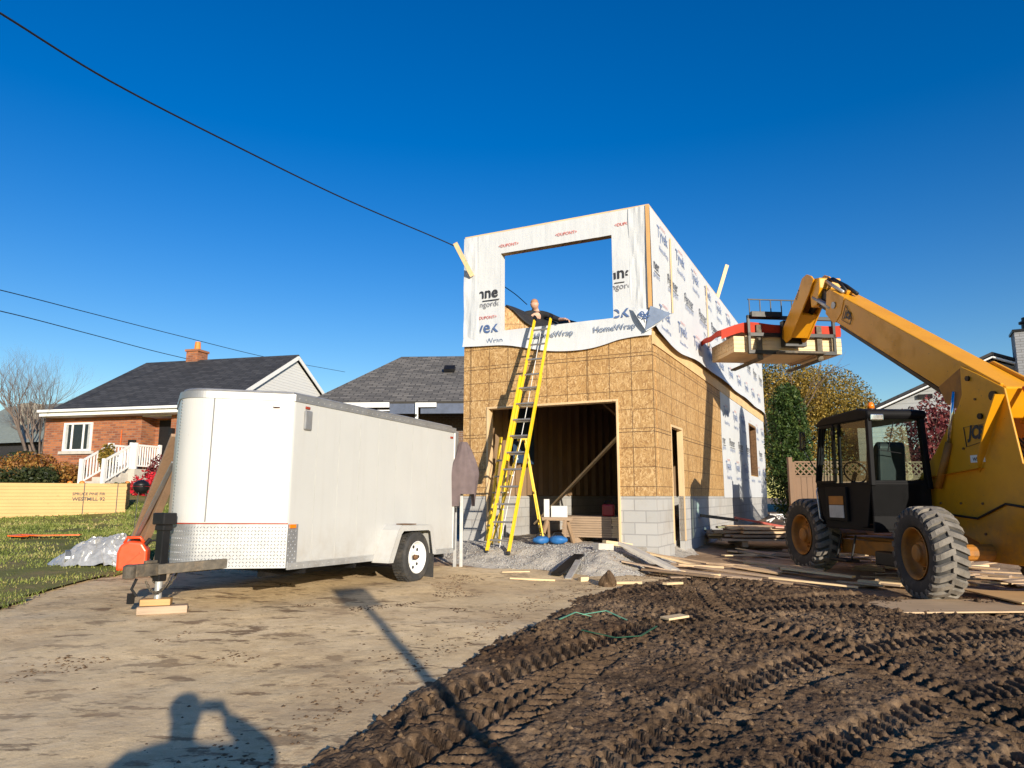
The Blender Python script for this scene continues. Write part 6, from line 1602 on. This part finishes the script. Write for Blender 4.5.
# ================================================================== people
def skin(name, J, E, mat, parent=None, sub=2):
    """J: {name: (x, y, z, r)}; one continuous skinned body"""
    ks = list(J); me = bpy.data.meshes.new(name); me.from_pydata([J[k][:3] for k in ks], [(ks.index(a), ks.index(b)) for a, b in E], [])
    o = bpy.data.objects.new(name, me); COL.objects.link(o)
    if parent is not None: o.parent = parent
    s = o.modifiers.new('skin', 'SKIN'); s.use_smooth_shade = True
    for i, k in enumerate(ks):
        r = J[k][3]; me.skin_vertices[0].data[i].radius = (r, J[k][4] if len(J[k]) > 4 else r)
    me.skin_vertices[0].data[0].use_root = True
    u = o.modifiers.new('sub', 'SUBSURF'); u.levels = sub; u.render_levels = sub
    me.materials.append(mat); return o
def face(parent, c, fwd, r, hairmat):
    fwd = fwd.normalized(); side = fwd.cross(Vector((0, 0, 1))).normalized(); up = side.cross(fwd)
    Mx = Matrix((side, fwd, up)).transposed().to_4x4(); Mx.translation = c
    def sph(cc, rr, sc=(1, 1, 1), cut=None, nu=16, nv=12):
        m = MB()
        def f(u, v):
            a = u * 6.2832; b = math.pi * v; return tuple(Mx @ Vector((cc[0] + rr * sc[0] * math.cos(a) * math.sin(b), cc[1] + rr * sc[1] * math.sin(a) * math.sin(b), cc[2] + rr * sc[2] * math.cos(b) )))
        m.grid(f, nu, nv); return m
    m = sph((0, -r * .30, r * .32), r * .99, (.98, 1.0, .95)); 
    m.v = [v for v in m.v]; h = m.build('hair', hairmat, parent, absz=False, smooth=True)
    for v in h.data.vertices:
        l = Mx.inverted() @ v.co
        if l.y > .045 * r / .1 and l.z < .05: v.co = Mx @ (l * .82)
    for s in (-1, 1):
        m = sph((s * r * .37, r * .88, 0.0), r * .10); m.build('eye', M['print_black'], parent, absz=False, smooth=True)
        m = sph((s * r * .98, -.004, -.005), r * .2, (.4, .7, 1.2)); m.build('ear', M['skin'], parent, absz=False, smooth=True)
    m = sph((0, r * 1.0, -r * .2), r * .16, (.8, 1.1, 1.3)); m.build('nose', M['skin'], parent, absz=False, smooth=True)
    m = sph((0, r * .88, -r * .52), r * .2, (1.2, .4, .25)); m.build('mouth', paint('lips', (.35, .12, .09), .6), parent, absz=False, smooth=True)
def hand(parent, w, d, n, mat, curl=.5, name='hand', sc=1.0):
    """palm and five fingers from the wrist w; d along the hand, n = palm normal"""
    d = d.normalized(); n = (n - d * n.dot(d)).normalized(); s = d.cross(n)
    J = {'w': (*w, .026 * sc, .02 * sc), 'p': (*(w + d * .045 * sc), .036 * sc, .016 * sc), 'q': (*(w + d * .085 * sc), .038 * sc, .014 * sc)}; E = [('w', 'p'), ('p', 'q')]
    for i, (o, L) in enumerate(((-.030, .072), (-.010, .082), (.010, .076), (.030, .060))):
        a = w + d * .085 * sc + s * o * sc; b = a + (d * math.cos(curl * .5) + n * math.sin(curl * .5)) * L * .45 * sc; c = b + (d * math.cos(curl * 1.3) + n * math.sin(curl * 1.3)) * L * .33 * sc; e = c + (d * math.cos(curl * 2) + n * math.sin(curl * 2)) * L * .25 * sc
        for k, q in zip('abce', (a, b, c, e)): J[k + str(i)] = (*q, (.0095 if k != 'e' else .007) * sc)
        E += [('q', 'a%d' % i), ('a%d' % i, 'b%d' % i), ('b%d' % i, 'c%d' % i), ('c%d' % i, 'e%d' % i)]
    a = w + d * .03 * sc - s * .03 * sc; b = a + (d * .6 - s * .7 + n * .3).normalized() * .038 * sc; c = b + (d * .9 - s * .2 + n * .5).normalized() * .032 * sc
    J['t0'] = (*a, .013 * sc); J['t1'] = (*b, .0105 * sc); J['t2'] = (*c, .008 * sc); E += [('p', 't0'), ('t0', 't1'), ('t1', 't2')]
    return skin(name, J, E, mat, parent, 1)
# worker kneeling beyond the upper opening
hd = A(534.5, 304, 14.55); 
wk = thing('person', 'worker in dark clothes bending over the black underlay beyond the upper opening', 'person', (hd.x, hd.y + .35, 4.52))
o = wk.location.copy()
def W_(p): return p - o
hc = W_(hd); sh = hc + Vector((.02, .08, -.16)); hp_ = hc + Vector((.05, .42, -.74)); 
lk, rk = Vector((hp_.x - .18, hp_.y - .38, .10)), Vector((hp_.x + .2, hp_.y - .36, .10))
rh = W_(A(566, 319, 14.2)); lh = W_(A(516, 318, 14.15))
BJ = {'pel': (*hp_, .15, .13), 'bel': (*(hp_.lerp(sh, .4)), .14, .12), 'ch': (*(hp_.lerp(sh, .82)), .16, .125), 'nk': (*(sh + Vector((0, -.03, .08))), .06), 'hd0': (*(hc + Vector((0, 0, -.05))), .09), 'hd1': (*(hc + Vector((0, -.01, .05))), .118),
  'rs': (*(sh + Vector((.18, .0, -.03))), .065), 're': (*((sh + Vector((.20, 0, 0))).lerp(rh, .5) + Vector((.07, .02, -.08))), .045), 'rw': (*rh, .028), 'ls': (*(sh + Vector((-.18, 0, -.03))), .065), 'le': (*((sh + Vector((-.2, 0, 0))).lerp(lh, .5) + Vector((-.08, .02, -.06))), .045), 'lw': (*lh, .028),
  'lk': (*lk, .075), 'rk': (*rk, .075), 'lf': (*(lk + Vector((0, .42, -.02))), .05), 'rf': (*(rk + Vector((0, .42, -.02))), .05)}
BE = [('pel', 'bel'), ('bel', 'ch'), ('ch', 'nk'), ('nk', 'hd0'), ('hd0', 'hd1'), ('ch', 'rs'), ('rs', 're'), ('re', 'rw'), ('ch', 'ls'), ('ls', 'le'), ('le', 'lw'), ('pel', 'lk'), ('lk', 'lf'), ('pel', 'rk'), ('rk', 'rf')]
skin('body', BJ, BE, M['skin'], wk)
def clothes(J, E, keep, grow, mat, parent, name):
    J2 = {k: (*J[k][:3], *[q + grow for q in J[k][3:]]) for k in keep}; return skin(name, J2, [e for e in E if e[0] in keep and e[1] in keep], mat, parent)
JJ = dict(BJ); JJ['rw'] = (*Vector(BJ['re'][:3]).lerp(Vector(BJ['rw'][:3]), .25), .036); JJ['lw'] = (*Vector(BJ['le'][:3]).lerp(Vector(BJ['lw'][:3]), .8), .032)
clothes(JJ, BE, ['pel', 'bel', 'ch', 'rs', 're', 'rw', 'ls', 'le', 'lw'], .014, M['cloth_dark'], wk, 'shirt')
clothes(BJ, BE, ['pel', 'lk', 'rk', 'lf', 'rf'], .012, M['jeans'], wk, 'trousers')
face(wk, hc, Vector((.1, -.9, -.35)), .085, M['hair'])
hand(wk, rh, Vector((.5, -.5, -.4)), Vector((0, -.3, -1)), M['skin']); hand(wk, lh, Vector((-.3, -.6, -.4)), Vector((0, -.3, -1)), M['skin'])
# the photographer, standing behind the lens
ph = thing('person', 'photographer in dark jacket holding up a phone, casting the shadow on the driveway', 'person', (-.14, -.46, .0))
o = ph.location.copy()
def V3(x, y, z): return Vector((x, y, z)) - o
PJ = {'pel': (*V3(-.10, -.46, .88), .18, .14), 'bel': (*V3(-.10, -.46, 1.06), .18, .13), 'ch': (*V3(-.09, -.45, 1.25), .20, .14), 'nk': (*V3(-.07, -.43, 1.40), .060), 'hd0': (*V3(-.06, -.41, 1.49), .082), 'hd1': (*V3(-.06, -.41, 1.585), .098),
  'rs': (*V3(.13, -.44, 1.30), .080), 're': (*V3(.41, -.32, 1.31), .056), 'rw': (*V3(.10, -.055, 1.515), .030), 'ls': (*V3(-.31, -.44, 1.28), .080), 'le': (*V3(-.52, -.40, 1.08), .060), 'lw': (*V3(-.36, -.20, 1.0), .030),
  'lh': (*V3(-.20, -.46, .80), .10), 'lk': (*V3(-.21, -.44, .46), .070), 'la': (*V3(-.21, -.47, .09), .05), 'lt': (*V3(-.22, -.30, .035), .035), 'rhp': (*V3(.0, -.46, .80), .10), 'rk': (*V3(.01, -.44, .46), .07), 'ra': (*V3(.01, -.47, .09), .05), 'rt': (*V3(.02, -.30, .035), .035)}
PJ = {k: (v[0] + (.05 if k not in ('rw',) else 0), v[1], (v[2] * 1.075 if k != 'rw' else v[2]), *[q * 1.12 for q in v[3:]]) for k, v in PJ.items()}
PE = [('pel', 'bel'), ('bel', 'ch'), ('ch', 'nk'), ('nk', 'hd0'), ('hd0', 'hd1'), ('ch', 'rs'), ('rs', 're'), ('re', 'rw'), ('ch', 'ls'), ('ls', 'le'), ('le', 'lw'), ('pel', 'lh'), ('lh', 'lk'), ('lk', 'la'), ('la', 'lt'), ('pel', 'rhp'), ('rhp', 'rk'), ('rk', 'ra'), ('ra', 'rt')]
skin('body', PJ, PE, M['skin'], ph)
clothes(PJ, PE, ['pel', 'bel', 'ch', 'rs', 're', 'rw', 'ls', 'le', 'lw'], .020, M['cloth_dark'], ph, 'jacket')
clothes(PJ, PE, ['pel', 'lh', 'lk', 'la', 'rhp', 'rk', 'ra'], .014, M['jeans'], ph, 'trousers')
face(ph, V3(-.01, -.41, 1.66), Vector((.25, 1, .05)), .098, M['hair'])
hand(ph, V3(.10, -.055, 1.515), Vector((-.35, .2, .55)), Vector((-.6, .1, -.5)), M['skin'], .9)
hand(ph, V3(-.31, -.20, 1.075), Vector((.2, .6, -.1)), Vector((0, 0, -1)), M['skin'], .6)
m = MB(); m.box((-.075, -.030, 1.545), (.075, -.021, 1.622)); o_ = m.build('smartphone', M['blackp'], bevel=.003); tag(o_, 'smartphone held up in landscape by the photographer behind the camera', 'phone')
# post with small sign behind the photographer, throwing the long thin shadow
sx, sy = 2.05, -1.30
t = thing('sign_post', 'steel post with a small square sign behind the photographer, seen only as a long shadow', 'sign', (sx, sy, 0), R(20))
m = MB(); m.tube([(0, 0, -.2), (0, 0, 3.25)], .052, 12); m.build('pole', M['galv'], t, absz=False)
m = MB(); m.box((-.20, -.02, 2.92), (.20, .0, 3.27)); m.build('sign_plate', M['alu_dull'], t, absz=False)
m = MB(); m.tube([(0, 0, 1.55), (0, 0, 1.78)], .062, 12); m.build('collar', M['galv'], t, absz=False)

# ================================================================== sky, sun, camera
ASOL = (A(215, 702, 1.0) - Vector((0, 0, EYE))).normalized(); SUN = -ASOL
el = math.asin(SUN.z); az = math.atan2(SUN.x, SUN.y)
w = bpy.data.worlds.new('World'); S.world = w; w.use_nodes = True
nt = w.node_tree; bg = nt.nodes['Background']; sk = nt.nodes.new('ShaderNodeTexSky'); sk.sky_type = 'NISHITA'; sk.sun_disc = False
sk.sun_elevation = el; sk.sun_rotation = az; sk.altitude = 100; sk.air_density = 1.15; sk.dust_density = .25; sk.ozone_density = 3.0
hs = nt.nodes.new('ShaderNodeHueSaturation'); hs.inputs['Saturation'].default_value = 1.44; hs.inputs['Hue'].default_value = .517; hs.inputs['Value'].default_value = 1.18
nt.links.new(sk.outputs[0], hs.inputs['Color']); nt.links.new(hs.outputs[0], bg.inputs[0]); bg.inputs[1].default_value = .095
sl_ = bpy.data.lights.new('sun', 'SUN'); sl_.energy = 5.0; sl_.angle = R(.5); sl_.color = (1.0, .90, .75)
so_ = bpy.data.objects.new('sun', sl_); COL.objects.link(so_); so_.rotation_euler = SUN.to_track_quat('Z', 'Y').to_euler(); so_.location = (5, -10, 12)
cam = bpy.data.cameras.new('camera'); co = bpy.data.objects.new('camera', cam); COL.objects.link(co); S.camera = co
co.location = (0, 0, EYE); co.rotation_euler = (math.pi / 2 + PITCH, 0, 0)
cam.sensor_width = 36; cam.lens = FPX / 1024 * 36; cam.clip_start = .05; cam.clip_end = 1500
S.view_settings.view_transform = 'Standard'; S.view_settings.look = 'None'; S.view_settings.exposure = 0.42; S.view_settings.gamma = 1
S.render.resolution_x, S.render.resolution_y = 1024, 768
S.cycles.max_bounces = 6; S.cycles.transparent_max_bounces = 8
